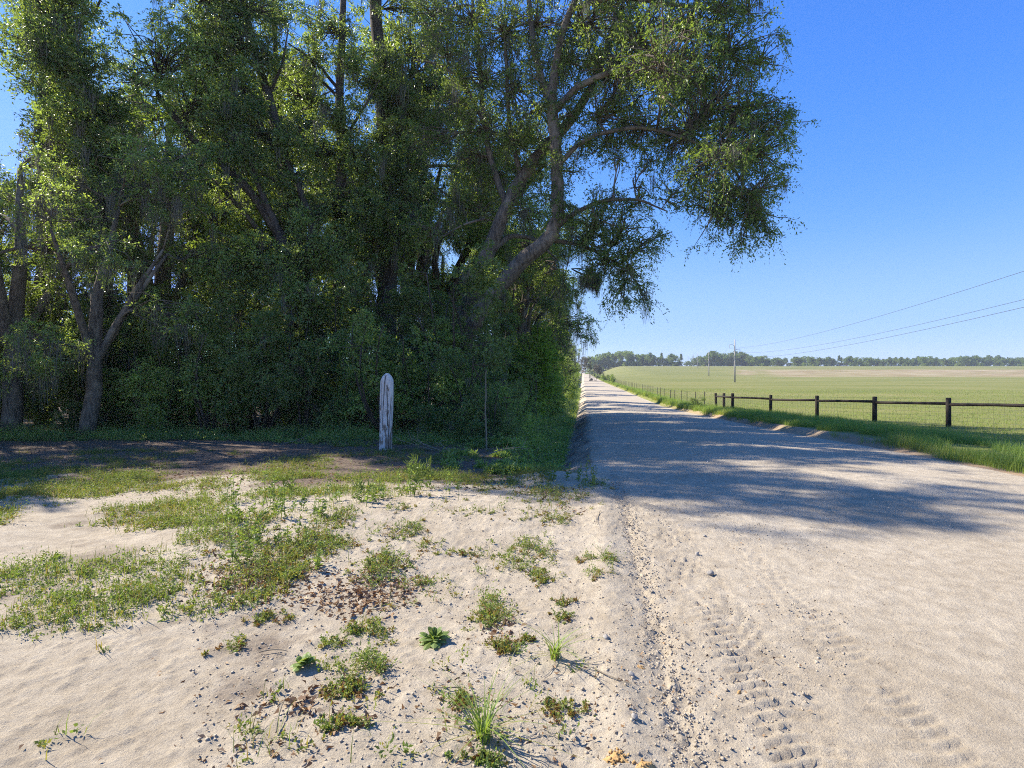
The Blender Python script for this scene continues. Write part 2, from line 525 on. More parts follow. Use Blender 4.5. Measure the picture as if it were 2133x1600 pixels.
def terrain(x, y, micro=True):
    x, y = np.broadcast_arrays(np.asarray(x, float), np.asarray(y, float))
    a = lat(x, y)
    zr, zf = road_z(y), field_z(y)
    w = smooth(9, 45, a)
    z = zr * (1 - w) + zf * w
    wl = smooth(-.9, -2.2, a) * smooth(8, 16, y)
    z = z * (1 - wl) + (zr * .55) * wl
    z = z + .07 * np.exp(-((a - 3.8) / 2.3) ** 2) * smooth(5, 9, y)
    # ditch between the road and the wood
    d = smooth(8.9, 14.0, y) * (.50 + .15 * fbm(y / 4, y * 0, 5, 2))
    aw = a + .22 * fbm(x / .9, y / .9, 57, 3)
    z = z - d * smooth(.45, -.75, aw) * smooth(-1.9, -.95, aw)
    # low cut bank on the field side
    bank = smooth(11, 16, y) * (1 - .6 * smooth(150, 300, y))
    z = z + bank * .20 * smooth(7.15, 7.62, a + .10 * fbm(x / 1.5, y / 3, 8, 3)) * (1 - .5 * smooth(9, 14, a))
    # sand lot: a low swell that drops behind
    z = z + .10 * np.exp(-(((x + .3) / 2.6) ** 2 + ((y - 6.3) / 1.5) ** 2)) - .03 * np.exp(-((y - 9.5) / 1.4) ** 2) * smooth(0, -1, a)
    z = z + .13 * np.exp(-(((x - .55) / .55) ** 2 + ((y - 8.8) / .5) ** 2))
    z = z + .07 * fbm(x / 2.2, y / 2.2, 3, 3) * smooth(.3, -.8, a) * smooth(80, 30, y)
    # graded berm, coarse windrow and tyre print along the road's near edge
    near = smooth(14, 8, y)
    z = z + near * (.030 * np.exp(-((a - .18) / .13) ** 2) - .022 * np.exp(-((a - .46) / .07) ** 2))
    if micro:
        n8 = fbm(x / .35, y / .35, 11, 4, .55)
        n3 = vnoise(x / .045, y / .045, 23)
        n2 = vnoise(x / .021, y / .021, 29)
        rough = (.35 + .65 * smooth(1.6, .6, a)) * smooth(40, 15, y)
        z = z + .013 * n8 * rough
        clod = smooth(.58, .95, n3) * .010 + smooth(.6, 1, n2) * .009
        z = z + clod * rough * smooth(12, 6, y)
        wr = np.exp(-((a - .47) / .065) ** 2) * near
        z = z + wr * (smooth(.35, .9, n3) * .020 + smooth(.4, .9, n2) * .012)
        # lugs of a tractor tyre
        for off, wd, dirn, st in ((.95, .20, 1, 1.0), (1.50, .16, -1, .7)):
            ta = a - off - .05 * np.sin(y * .9)
            inside = smooth(wd, wd * .82, np.abs(ta))
            ph = (y + dirn * np.abs(ta) * .28) / .085
            lug = smooth(.28, .36, ph % 1.0) * smooth(.86, .78, ph % 1.0)
            msk = smooth(-.25, .25, fbm(x / .5, y / .5, 41, 3) + .30) * smooth(11, 7, y) * st
            z = z + msk * inside * (lug * .019 - .012)
        # ripples of the graded ditch slope
        sl = smooth(.55, .1, a) * smooth(-.9, -.3, a) * smooth(9.5, 12, y) * smooth(60, 30, y)
        z = z + sl * .05 * fbm(a * 1.2, y / .28, 51, 3)
    return z


def gz(x, y):
    return float(terrain(np.array([x]), np.array([y]))[0])


def ground_px(u, v):
    """Where the photo's pixel (u, v) meets the ground."""
    y = EYE * F / max(v - HV, 3.0)
    for _ in range(12):
        x = (u - CU) * y / F
        y = .5 * y + .5 * (EYE - float(terrain(np.array([x]), np.array([y]), False)[0])) * F / (v - HV)
    x = (u - CU) * y / F
    return np.array([x, y, gz(x, y)])


def build_terrain():
    ys = list(np.linspace(-25, .6, 18))
    y = .7
    while y < 1150:
        ys.append(y)
        y += max(.010, .0068 * y)
    ys = np.array(ys)

    def cols(lo, hi, fine_lo, fine_hi, step):
        c = list(np.arange(max(lo, fine_lo), min(hi, fine_hi) + 1e-9, step))
        if not c:
            c = [lo if fine_lo > hi or lo > fine_hi else hi]
        s = step
        while c[-1] < hi:
            s = min(s * 1.05, 25)
            c.append(min(c[-1] + s, hi))
        s = step
        while c[0] > lo:
            s = min(s * 1.05, 25)
            c.insert(0, max(c[0] - s, lo))
        return np.array(c)

    def sheet(name, a0, a1, fl, fh, step, mat, attr):
        ac = cols(a0, a1, fl, fh, step)
        A, Y = np.meshgrid(ac, ys)
        X = A + SH * Y + .10 * (vnoise(Y / 5.0, 0 * Y, 31) - .5) + .05 * (vnoise(Y / 1.1, 0 * Y, 33) - .5)
        Z = terrain(X, Y)
        nr, nc = A.shape
        i = np.arange(nr - 1)[:, None] * nc
        j = np.arange(nc - 1)[None, :]
        Q = np.stack([i + j, i + j + 1, i + nc + j + 1, i + nc + j], -1).reshape(-1, 4)
        mb = MB()
        mb.add(np.stack([X, Y, Z], -1).reshape(-1, 3), Q, attr(A, X, Y).ravel())
        o = mb.build(name, mat, shade_smooth=True)
        tag(o, kind='structure')
        return o

    def litter(A, X, Y):
        edge = 8.3 + 1.3 * fbm(X / 1.6, Y / 1.6, 61, 3) + 1.2 * smooth(-.5, 1.2, X)
        l = smooth(edge - .7, edge + 1.6, Y) * smooth(-.15, -.7, A + .15 * fbm(X, Y, 3, 2))
        l2 = .22 * smooth(-1.1, -2.2, X) * smooth(3.3, 4.2, Y)
        sl = .44 * smooth(.30, .05, A + .2 * fbm(X / .4, Y / 1.2, 13, 3)) * smooth(-.75, -.5, A) * smooth(9.3, 10.3, Y) * smooth(60, 35, Y)
        l3 = .42 * smooth(.05, .5, fbm(X / .7, Y / .7, 66, 4)) * smooth(.1, -.6, A) * smooth(9, 7, Y)
        out = np.maximum(np.maximum(l, l2), l3) * (1 - .75 * smooth(-1.7, -1.1, A) * smooth(-.1, -.5, A) * smooth(10, 12, Y))
        return np.clip(np.maximum(out, sl), 0, 1)

    def none(A, X, Y):
        return np.zeros_like(A)

    def bare(A, X, Y):
        n = fbm(X / 30, Y / 30, 71, 4)
        edge = X - (140 + (Y - 300) * .34) - 14 * n
        b = smooth(-6, 16, edge) * smooth(272, 296, Y + 10 * n) * smooth(455, 415, Y + 10 * n) * (.62 + .3 * n)
        t = (np.exp(-(((edge + 7) / 5) ** 2)) * smooth(300, 330, Y) * smooth(450, 420, Y) + np.exp(-(((Y - 300 - 6 * n) / 6) ** 2)) * smooth(-4, 6, edge) * .8)
        t2 = .95 * smooth(.25, -.15, A - 7.55 + .3 * fbm(X / .5, Y / .8, 77, 3)) * smooth(60, 25, Y)
        return np.clip(np.maximum(np.maximum(b, np.minimum(t, 1) * .7), t2), 0, 1)

    sheet('ground', -600, ROAD_L, -3.6, ROAD_L, .018, M['sand'], litter)
    sheet('road', ROAD_L, ROAD_R, ROAD_L, 2.9, .018, M['sand'], none)
    sheet('pasture', ROAD_R, 900, ROAD_R, 10, .07, M['field'], bare)


build_terrain()

# ------------------------------------------------------------------ foliage
def leaf_quads(rng, pos, d, size, width=.42, fold=.18):
    d = unit(d)
    n = unit(np.cross(d, rand_unit(rng, d.shape[:-1])))
    s = np.cross(d, n)
    L = size[..., None]
    mid = pos + d * L * .45 + n * L * fold * .5
    return np.stack([pos, mid + s * L * width * .5, pos + d * L - n * L * fold * .3, mid - s * L * width * .5], -2)


def sprays(mb, rng, centers, R, K=8, ML=10, leaf=.08, droop=.35, up=0.0, flat=.75, width=.42, v0=.5, vs=.2, twig=None, spread=.06):
    C = len(centers)
    d = rng.normal(size=(C, K, 3))
    d[..., 2] = d[..., 2] * flat + up
    d = unit(d)
    ln = np.asarray(R).reshape(-1, 1) * rng.uniform(.45, 1.0, (C, K))
    t = (np.arange(ML)[None, None, :] + rng.uniform(0, 1, (C, K, ML))) / ML
    t = .12 + .88 * t
    pos = centers[:, None, None, :] + d[:, :, None, :] * (ln[:, :, None] * t)[..., None]
    pos[..., 2] -= droop * ln[:, :, None] * t ** 2
    pos = pos + rng.normal(size=pos.shape) * spread * np.asarray(R).reshape(-1, 1, 1, 1)
    ld = d[:, :, None, :] * .7 + rand_unit(rng, (C, K, ML)) * .9
    ld[..., 2] -= droop * .6
    sz = leaf * rng.uniform(.65, 1.25, (C, K, ML))
    vv = np.broadcast_to(np.asarray(v0, float).reshape(-1, 1, 1), (C, 1, 1)) + rng.normal(size=(C, K, 1)) * vs * .5 + rng.normal(size=(C, K, ML)) * vs
    q = leaf_quads(rng, pos.reshape(-1, 3), ld.reshape(-1, 3), sz.ravel(), width)
    mb.add_quads(q, np.clip(vv, 0, 1).ravel())
    if twig is not None:
        tmb, tw = twig
        ts = np.array([0, .5, 1.0])
        P = centers[:, None, None, :] + d[:, :, None, :] * (ln[:, :, None] * ts)[..., None]
        P[..., 2] -= droop * ln[:, :, None] * ts ** 2
        side = unit(np.cross(d, rand_unit(rng, (C, K))))[:, :, None, :] * np.array([1, .7, .25])[None, None, :, None] * tw
        Lp, Rp = P + side, P - side
        q1 = np.stack([Lp[:, :, 0], Rp[:, :, 0], Rp[:, :, 1], Lp[:, :, 1]], -2).reshape(-1, 4, 3)
        q2 = np.stack([Lp[:, :, 1], Rp[:, :, 1], Rp[:, :, 2], Lp[:, :, 2]], -2).reshape(-1, 4, 3)
        tmb.add_quads(q1, .5); tmb.add_quads(q2, .5)


def curve_pts(p, q, rng, n=5, bow=.12, up=.1):
    t = np.linspace(0, 1, n)[:, None]
    L = np.linalg.norm(q - p)
    off = rng.normal(size=3) * bow * L + np.array([0, 0, up * L])
    return p * (1 - t) + q * t + off * (4 * t * (1 - t))


def resample(pts, rads, n):
    pts = np.asarray(pts, float)
    s = np.concatenate([[0], np.cumsum(np.linalg.norm(np.diff(pts, axis=0), axis=1))])
    t = np.linspace(0, s[-1], n)
    # smooth with a Catmull-like pass
    out = np.stack([np.interp(t, s, pts[:, k]) for k in range(3)], -1)
    for _ in range(2):
        out[1:-1] = .25 * out[:-2] + .5 * out[1:-1] + .25 * out[2:]
    return out, np.interp(t, s, rads)


def moss(mb, rng, anchors, length, strands=26, spread=.10, wid=.006):
    C = len(anchors)
    length = np.broadcast_to(np.asarray(length, float), (C,))
    st = anchors[:, None, :] + rng.normal(size=(C, strands, 3)) * np.array([spread, spread, spread * .5])
    ln = length[:, None] * rng.uniform(.25, 1, (C, strands))
    ts = np.array([0, .35, .7, 1.0])
    sway = rng.normal(size=(C, strands, 4, 3)) * .035
    sway[..., 2] = 0
    sway = np.cumsum(sway, axis=2) * ln[..., None, None]
    pinch = (anchors[:, None, :] - st) * .55
    P = st[:, :, None, :] + sway + pinch[:, :, None, :] * ts[None, None, :, None] * np.array([1, 1, 0])
    P[..., 2] -= ln[:, :, None] * ts
    ang = rng.uniform(0, math.pi, (C, strands))
    sd = np.stack([np.cos(ang), np.sin(ang), 0 * ang], -1)[:, :, None, :] * (np.array([.8, 1.2, .8, .15]) * wid)[None, None, :, None]
    val = np.repeat(np.clip(rng.normal(.5, .25, C * strands), 0, 1), 1)
    for k in range(3):
        q = np.stack([P[:, :, k] + sd[:, :, k], P[:, :, k] - sd[:, :, k], P[:, :, k + 1] - sd[:, :, k + 1], P[:, :, k + 1] + sd[:, :, k + 1]], -2)
        mb.add_quads(q.reshape(-1, 4, 3), val)


def make_tree(name, base, limbs, lobes, leafm, barkm, seed, leaf=.085, per=84, cl_r=.54, droop=.4, width=.42, moss_n=0, moss_len=.6, v_mu=.5, wood_name='trunk'):
    """limbs: list of (points, radii); lobes: list of (centre, radii, number of clusters). All in world metres."""
    rng = np.random.default_rng(seed)
    base = np.asarray(base, float)
    wood, crown, ms = MB(), MB(), MB()
    nodes, nrad = [], []
    for pts, rads in limbs:
        p, r = resample(pts, rads, max(6, len(pts) * 4))
        p = p + rng.normal(size=p.shape) * (r * .10)[:, None]
        wood.tube(p, r, 10 if r[0] > .1 else 7)
        nodes.append(p[1:]); nrad.append(r[1:])
    nodes = np.concatenate(nodes); nrad = np.concatenate(nrad)
    anchors = []
    for c, rr, n in lobes:
        c = np.asarray(c, float)
        rr = np.broadcast_to(np.asarray(rr, float), (3,))
        dist = np.linalg.norm(nodes - c, axis=1) + np.maximum(0, nodes[:, 2] - c[2]) * 1.5
        k = int(np.argmin(dist))
        bp = curve_pts(nodes[k], c, rng, 7, .10, .08)
        r0 = min(nrad[k] * .75, .035 + .016 * np.linalg.norm(nodes[k] - c))
        wood.tube(bp, np.linspace(r0, max(r0 * .35, .012), 7), 6)
        d = rand_unit(rng, (n,))
        rad = rng.uniform(.15, 1.05, (n, 1)) ** .6
        pc = c + d * rad * rr + rng.normal(size=(n, 3)) * .15
        for q in pc:
            j = rng.integers(2, 7)
            wood.tube(curve_pts(bp[j], q, rng, 4, .12, .05), np.linspace(.020, .006, 4) * (1 + .3 * rr.mean()), 4, cap=False)
        lobev = v_mu + rng.normal() * .10
        K = max(4, int(per / 10))
        sprays(crown, rng, pc, cl_r * rng.uniform(.7, 1.25, n), K, 10, leaf, droop, 0, .75, width, lobev + rng.normal(size=n) * .10, .14, (wood, .005))
        anchors.append(pc)
    anchors = np.concatenate(anchors)
    root = empty(name, base)
    wood.build(wood_name, barkm, root, base, shade_smooth=True)
    crown.build('crown', leafm, root, base)
    if moss_n:
        a = anchors[rng.integers(0, len(anchors), moss_n)] - np.array([0, 0, .15])
        moss(ms, rng, a, moss_len * rng.uniform(.4, 1.3, moss_n))
        ms.build('hanging_moss', M['moss'], root, base)
    return root


def S(u, v, y, r, n, sq=(1, 1, .8)):
    return (W(u, v, y), np.array(sq) * r, n)


def P(*uvy):
    return [W(*q) for q in uvy]


# --- the two big leaning live oaks over the road
b1 = np.array([-2.3, 19.6, gz(-2.3, 19.6) - .1])
oak_limbs = [
    ([b1] + P((945, 790, 19.5), (975, 690, 19.2), (1012, 632, 19.0), (1060, 572, 18.7), (1110, 524, 18.4), (1152, 490, 18.2), (1163, 440, 18.1),
              (1160, 340, 18.0), (1152, 250, 18.0), (1146, 200, 18.0), (1160, 130, 17.9), (1172, 60, 17.8), (1195, 10, 17.7), (1225, -80, 17.5)),
     [.36, .33, .31, .29, .28, .26, .24, .22, .20, .19, .17, .14, .12, .10, .05]),
    (P((1148, 215, 18), (1122, 150, 18.2), (1108, 70, 18.4), (1100, -10, 18.6), (1090, -110, 18.8)), [.15, .12, .10, .08, .04]),
    (P((1152, 235, 18), (1200, 180, 17.8), (1290, 140, 17.4), (1400, 120, 17), (1500, 118, 16.8), (1580, 135, 16.6)), [.12, .11, .09, .07, .05, .025]),
    (P((1160, 345, 18), (1220, 285, 17.7), (1330, 262, 17.3), (1440, 290, 16.8), (1530, 345, 16.4), (1562, 420, 16.3)), [.09, .075, .06, .05, .04, .02]),
    (P((1163, 470, 18.1), (1200, 440, 17.9), (1260, 416, 17.7), (1330, 415, 17.4), (1390, 440, 17.2)), [.09, .075, .06, .045, .02]),
    (P((1190, 20, 17.7), (1280, -10, 17.2), (1400, 10, 16.6), (1490, 20, 16.3), (1560, 30, 16.1)), [.09, .08, .06, .05, .02]),
    (P((1130, 500, 18.3), (1190, 505, 18.6), (1260, 530, 19), (1310, 570, 19.3)), [.09, .07, .05, .025]),
]
vine = [S(u_, v_, 17.9, .42, n_, (.8, .8, 1)) for u_, v_, n_ in ((1150, 215, 14), (1158, 270, 10), (1166, 330, 12), (1160, 390, 12), (1172, 430, 14), (1168, 150, 12), (1180, 90, 12), (1110, 100, 12), (1112, 165, 10),
                                                                (1200, 185, 10), (1260, 150, 12), (1230, 285, 9), (1300, 262, 9), (1240, 425, 10), (1195, 240, 12), (1265, 285, 14), (1325, 275, 16), (1390, 285, 16), (1290, 330, 9), (1355, 335, 10), (1215, 300, 9), (1280, 420, 12), (1330, 425, 12))]
oak_lobes = vine + [S(1230, 55, 18, 1.7, 70), S(1330, 75, 17.2, 1.8, 80), S(1430, 55, 16.8, 1.7, 70), S(1515, 105, 16.6, 1.35, 60), S(1588, 120, 16.5, .8, 26),
             S(1300, 170, 18, 1.7, 80), S(1400, 170, 17.4, 1.7, 85), S(1490, 205, 17, 1.6, 80), S(1560, 235, 16.6, 1.2, 60), S(1615, 262, 16.4, .7, 24),
             S(1590, 320, 16.4, 1.0, 46), S(1520, 310, 16.9, 1.4, 70), S(1430, 280, 17.4, 1.4, 66), S(1345, 270, 17.8, 1.1, 34), S(1260, 230, 18.3, 1.3, 54),
             S(1580, 400, 16.4, .95, 44), S(1520, 410, 16.6, 1.1, 52), S(1555, 465, 16.4, .75, 30, (.8, .8, 1)), S(1480, 440, 16.8, .9, 34, (.8, .8, 1)), S(1450, 370, 17.2, 1.1, 28),
             S(1590, 470, 16.3, .45, 12, (.6, .6, 1.2)), S(1548, 505, 16.4, .35, 9, (.6, .6, 1.3)),
             S(1400, 400, 17.3, .8, 12), S(1330, 390, 17.6, .8, 8), S(1245, 460, 17.9, 1.0, 44), S(1300, 475, 17.8, .9, 40), S(1350, 500, 17.9, .7, 24),
             S(1260, 540, 18.6, .9, 40), S(1310, 560, 18.8, .8, 34), S(1290, 610, 19, .6, 20, (.8, .8, 1)), S(1335, 610, 19, .45, 12), S(1225, 500, 18.4, .7, 24),
             S(1195, 360, 18.4, .7, 10), S(1115, 230, 18.6, 1.0, 34), S(1185, 130, 18.6, 1.2, 44), S(1120, 60, 19, 1.3, 48), S(1235, 320, 18.6, .7, 8),
             S(1500, 15, 16.4, 1.2, 44), S(1556, 20, 16.3, .8, 24), S(1300, -70, 17.4, 2.0, 60), S(1430, -60, 16.6, 1.8, 50), S(1180, -90, 18, 2.2, 60),
             S(1380, 120, 14.6, 1.6, 60), S(1490, 330, 14.8, 1.3, 46), S(1300, 50, 20.5, 1.8, 60), S(1420, 200, 20, 1.8, 60)]
t = make_tree('leaning_oak', b1, oak_limbs, oak_lobes, M['oak_leaf'], M['bark'], 11, .098, 54, .54, .75, .36, 60, .7)
tag(t, 'huge live oak with lower leaning trunk and broad crown hanging over the dirt road', 'tree', 'leaning live oaks')

b2 = np.array([-2.9, 20.8, gz(-2.9, 20.8) - .1])
oak2_limbs = [
    ([b2] + P((955, 700, 20.4), (985, 600, 20.2), (1022, 510, 20), (1055, 432, 19.9), (1085, 372, 19.8), (1135, 305, 19.7), (1180, 262, 19.6), (1230, 190, 19.5), (1270, 90, 19.4), (1290, -20, 19.3)),
     [.33, .31, .29, .27, .24, .22, .20, .18, .14, .10, .04]),
    (P((1028, 520, 20), (1062, 490, 20.3), (1110, 495, 20.8), (1160, 540, 21.2)), [.12, .10, .07, .03]),
    (P((1055, 432, 19.9), (1020, 330, 20.2), (1005, 230, 20.4), (1000, 130, 20.5), (985, 20, 20.6), (980, -80, 20.6)), [.13, .11, .10, .08, .06, .03]),
    (P((1010, 260, 20.4), (960, 160, 20.8), (905, 130, 21), (860, 125, 21.2)), [.08, .065, .045, .02]),
    (P((1085, 372, 19.8), (1060, 260, 19.4), (1055, 150, 19.2), (1050, 40, 19)), [.10, .085, .06, .03]),
    (P((1010, 455, 20.1), (960, 470, 20), (915, 498, 19.8), (880, 505, 19.7)), [.05, .04, .03, .015]),
]
oak2_lobes = [S(985, 40, 20.4, 1.7, 66), S(930, 110, 20.6, 1.3, 36), S(1055, 70, 19.4, 1.6, 60), S(1010, 160, 20, 1.5, 58), S(1075, 190, 19.2, 1.3, 50),
              S(950, 220, 20.6, 1.1, 32), S(1020, 270, 20, 1.2, 46), S(1080, 300, 19.4, 1.0, 34), S(975, 330, 20.4, 1.1, 38), S(1030, 370, 20.6, 1.0, 34),
              S(940, 410, 20.6, 1.1, 40), S(1000, 440, 20.8, 1.0, 36), S(1095, 420, 19.3, .8, 22), S(900, 480, 20.2, 1.0, 34), S(1075, 515, 21.6, .7, 10),
              S(1140, 570, 21.6, .8, 22), S(880, 300, 21, 1.0, 30), S(900, 30, 21.2, 1.4, 40), S(1120, 350, 20.4, .8, 22), S(985, -80, 20.6, 2, 50), S(1090, -60, 19.2, 1.8, 44),
              S(1240, 130, 20.2, 1.4, 44), S(1290, 0, 20.2, 1.5, 44)]
t = make_tree('leaning_oak', b2, oak2_limbs, oak2_lobes, M['sun_tint_oak_leaf'], M['bark'], 12, .105, 60, .60, .7, .36, 100, .95)
tag(t, 'second leaning live oak with upper trunk, sunlit-tinted yellow-green foliage and grey hanging moss', 'tree', 'leaning live oaks')

# --- the tall trees on the left of the wood
def px_tree(name, label, base_u, y, stems, lobes, lm, bm, seed, group='tall trees inside the wood', **kw):
    bx = (base_u - CU) * y / F
    b = np.array([bx, y, gz(bx, y) - .1])
    L = []
    for st, r0, r1, rooted in stems:
        pts = ([b] if rooted else []) + [W(u, v, yy) for u, v, yy in st]
        L.append((pts, list(np.linspace(r0, r1, len(pts)))))
    r = make_tree(name, b, L, lobes, lm, bm, seed, **kw)
    tag(r, label, 'tree', group)
    return r


tall = []
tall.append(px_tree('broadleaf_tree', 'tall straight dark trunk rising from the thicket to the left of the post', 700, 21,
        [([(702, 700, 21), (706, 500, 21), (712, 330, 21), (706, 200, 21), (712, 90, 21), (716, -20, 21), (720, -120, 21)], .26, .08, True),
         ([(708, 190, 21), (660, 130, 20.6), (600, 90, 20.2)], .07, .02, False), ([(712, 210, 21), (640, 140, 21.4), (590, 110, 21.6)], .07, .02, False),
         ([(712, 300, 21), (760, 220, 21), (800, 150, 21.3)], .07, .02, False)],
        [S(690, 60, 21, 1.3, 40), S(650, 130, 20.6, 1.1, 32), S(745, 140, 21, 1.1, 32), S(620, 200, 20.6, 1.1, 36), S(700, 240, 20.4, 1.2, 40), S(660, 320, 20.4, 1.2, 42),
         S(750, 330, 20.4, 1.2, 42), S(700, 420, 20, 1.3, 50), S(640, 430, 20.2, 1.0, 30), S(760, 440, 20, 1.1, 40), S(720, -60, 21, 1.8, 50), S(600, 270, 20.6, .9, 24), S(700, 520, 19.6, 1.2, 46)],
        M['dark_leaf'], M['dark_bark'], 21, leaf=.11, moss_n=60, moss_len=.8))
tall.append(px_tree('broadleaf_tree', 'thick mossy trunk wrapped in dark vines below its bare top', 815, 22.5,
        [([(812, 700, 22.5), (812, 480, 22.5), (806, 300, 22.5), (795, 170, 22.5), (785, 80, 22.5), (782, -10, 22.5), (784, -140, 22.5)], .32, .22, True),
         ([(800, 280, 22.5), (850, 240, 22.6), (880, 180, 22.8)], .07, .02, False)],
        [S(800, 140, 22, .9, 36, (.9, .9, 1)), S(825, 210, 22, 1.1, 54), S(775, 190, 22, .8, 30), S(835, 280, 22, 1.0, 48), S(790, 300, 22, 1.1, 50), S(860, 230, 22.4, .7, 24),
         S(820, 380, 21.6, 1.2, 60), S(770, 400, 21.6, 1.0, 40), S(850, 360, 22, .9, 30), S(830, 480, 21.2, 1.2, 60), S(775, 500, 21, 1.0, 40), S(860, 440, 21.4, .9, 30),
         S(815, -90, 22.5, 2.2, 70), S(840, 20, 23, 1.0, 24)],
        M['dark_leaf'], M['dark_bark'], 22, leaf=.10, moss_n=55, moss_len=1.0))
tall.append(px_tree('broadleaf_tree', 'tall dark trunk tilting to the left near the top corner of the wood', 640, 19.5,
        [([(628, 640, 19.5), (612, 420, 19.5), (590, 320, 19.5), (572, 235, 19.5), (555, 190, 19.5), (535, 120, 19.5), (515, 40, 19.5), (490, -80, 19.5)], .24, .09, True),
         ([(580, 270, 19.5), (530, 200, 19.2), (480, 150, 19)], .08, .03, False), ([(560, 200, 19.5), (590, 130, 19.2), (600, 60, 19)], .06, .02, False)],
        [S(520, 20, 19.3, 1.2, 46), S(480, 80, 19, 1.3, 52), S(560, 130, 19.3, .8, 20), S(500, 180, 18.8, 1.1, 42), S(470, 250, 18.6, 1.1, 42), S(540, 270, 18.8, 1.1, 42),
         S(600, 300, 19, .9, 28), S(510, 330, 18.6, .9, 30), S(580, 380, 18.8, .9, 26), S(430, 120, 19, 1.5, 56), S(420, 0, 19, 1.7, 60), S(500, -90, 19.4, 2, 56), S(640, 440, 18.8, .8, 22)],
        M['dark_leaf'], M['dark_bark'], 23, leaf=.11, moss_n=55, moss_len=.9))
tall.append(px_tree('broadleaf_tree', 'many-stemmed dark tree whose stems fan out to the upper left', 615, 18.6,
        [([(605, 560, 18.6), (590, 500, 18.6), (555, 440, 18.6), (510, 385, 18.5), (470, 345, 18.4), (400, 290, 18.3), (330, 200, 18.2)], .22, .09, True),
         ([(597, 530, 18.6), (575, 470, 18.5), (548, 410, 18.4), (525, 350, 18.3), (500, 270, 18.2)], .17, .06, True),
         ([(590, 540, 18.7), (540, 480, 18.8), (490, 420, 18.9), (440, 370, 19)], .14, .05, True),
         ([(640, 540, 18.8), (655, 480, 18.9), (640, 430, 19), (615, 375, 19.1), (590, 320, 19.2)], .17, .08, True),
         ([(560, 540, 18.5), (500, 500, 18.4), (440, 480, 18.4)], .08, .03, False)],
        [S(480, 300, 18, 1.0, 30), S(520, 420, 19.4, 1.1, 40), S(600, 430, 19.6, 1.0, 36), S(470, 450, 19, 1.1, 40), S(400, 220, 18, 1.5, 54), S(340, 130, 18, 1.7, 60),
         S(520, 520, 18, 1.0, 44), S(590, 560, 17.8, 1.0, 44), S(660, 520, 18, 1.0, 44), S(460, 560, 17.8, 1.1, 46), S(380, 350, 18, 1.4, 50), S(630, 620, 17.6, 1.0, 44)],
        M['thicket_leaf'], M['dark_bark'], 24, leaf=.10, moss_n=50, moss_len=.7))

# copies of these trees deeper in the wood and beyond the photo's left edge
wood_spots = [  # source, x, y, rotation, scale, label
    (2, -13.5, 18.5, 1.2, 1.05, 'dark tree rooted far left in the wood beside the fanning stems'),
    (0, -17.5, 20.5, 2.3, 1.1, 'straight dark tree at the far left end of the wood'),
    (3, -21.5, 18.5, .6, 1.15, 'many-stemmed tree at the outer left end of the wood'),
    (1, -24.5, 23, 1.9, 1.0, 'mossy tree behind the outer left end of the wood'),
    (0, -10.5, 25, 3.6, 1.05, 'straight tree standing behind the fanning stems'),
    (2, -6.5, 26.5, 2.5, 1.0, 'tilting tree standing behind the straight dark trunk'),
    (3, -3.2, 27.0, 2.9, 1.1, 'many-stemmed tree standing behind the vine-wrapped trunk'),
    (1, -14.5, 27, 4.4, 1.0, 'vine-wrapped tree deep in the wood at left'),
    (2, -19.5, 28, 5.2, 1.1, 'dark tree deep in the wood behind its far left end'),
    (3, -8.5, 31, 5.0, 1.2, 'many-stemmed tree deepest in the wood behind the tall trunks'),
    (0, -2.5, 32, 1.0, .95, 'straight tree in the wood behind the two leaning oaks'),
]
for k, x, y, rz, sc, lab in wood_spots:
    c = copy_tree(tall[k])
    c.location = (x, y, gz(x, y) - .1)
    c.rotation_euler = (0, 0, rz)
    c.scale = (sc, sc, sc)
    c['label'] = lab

# ------------------------------------------------------------------ shrubs of the thicket
def make_shrub(name, h, r, seed, leafm, leaf=.065, ncl=230, per=90, v_mu=.5, barkm=None, taper=.75, moss_n=0):
    rng = np.random.default_rng(seed)
    wood, crown, ms = MB(), MB(), MB()
    tips = []
    for k in range(7):
        an = rng.uniform(0, 2 * math.pi)
        p0 = np.array([math.cos(an) * .12, math.sin(an) * .12, 0])
        p1 = np.array([math.cos(an) * r * rng.uniform(.2, .8), math.sin(an) * r * rng.uniform(.2, .8), h * rng.uniform(.6, .9)])
        pts = curve_pts(p0, p1, rng, 7, .08, .02)
        wood.tube(pts, np.linspace(.05, .012, 7) * (h / 4), 6)
        tips.append(pts)
    tips = np.concatenate(tips)
    # uneven shell: a few lobes
    nl = 11
    lc = np.stack([rng.normal(size=nl) * r * .5, rng.normal(size=nl) * r * .5, rng.uniform(.12, .85, nl) * h], -1)
    lr = rng.uniform(.26, .46, nl) * r
    lv = rng.normal(size=nl) * .10
    pick = rng.integers(0, nl, ncl)
    d = rand_unit(rng, (ncl,))
    pc = lc[pick] + d * lr[pick][:, None] * rng.uniform(.3, 1.05, (ncl, 1)) * np.array([1, 1, .85 * h / (2 * r) + .3])
    pc[:, 2] = np.clip(pc[:, 2], .12, h)
    for q in pc[::3]:
        j = int(np.argmin(np.linalg.norm(tips - q, axis=1)))
        wood.tube(curve_pts(tips[j], q, rng, 4, .1, 0), np.linspace(.012, .004, 4), 4, cap=False)
    sprays(crown, rng, pc, .36 * rng.uniform(.7, 1.3, ncl), max(4, per // 10), 10, leaf, .25, .1, .8, .45, v_mu + lv[pick] + rng.normal(size=ncl) * .08, .15, (wood, .003))
    root = empty(name, (0, 0, 0))
    wood.build('stem', barkm or M['dark_bark'], root, shade_smooth=True)
    crown.build('crown', leafm, root)
    if moss_n:
        a = pc[rng.integers(0, ncl, moss_n)]
        moss(ms, rng, a, .5 * rng.uniform(.4, 1.3, moss_n))
        ms.build('hanging_moss', M['moss'], root)
    return root


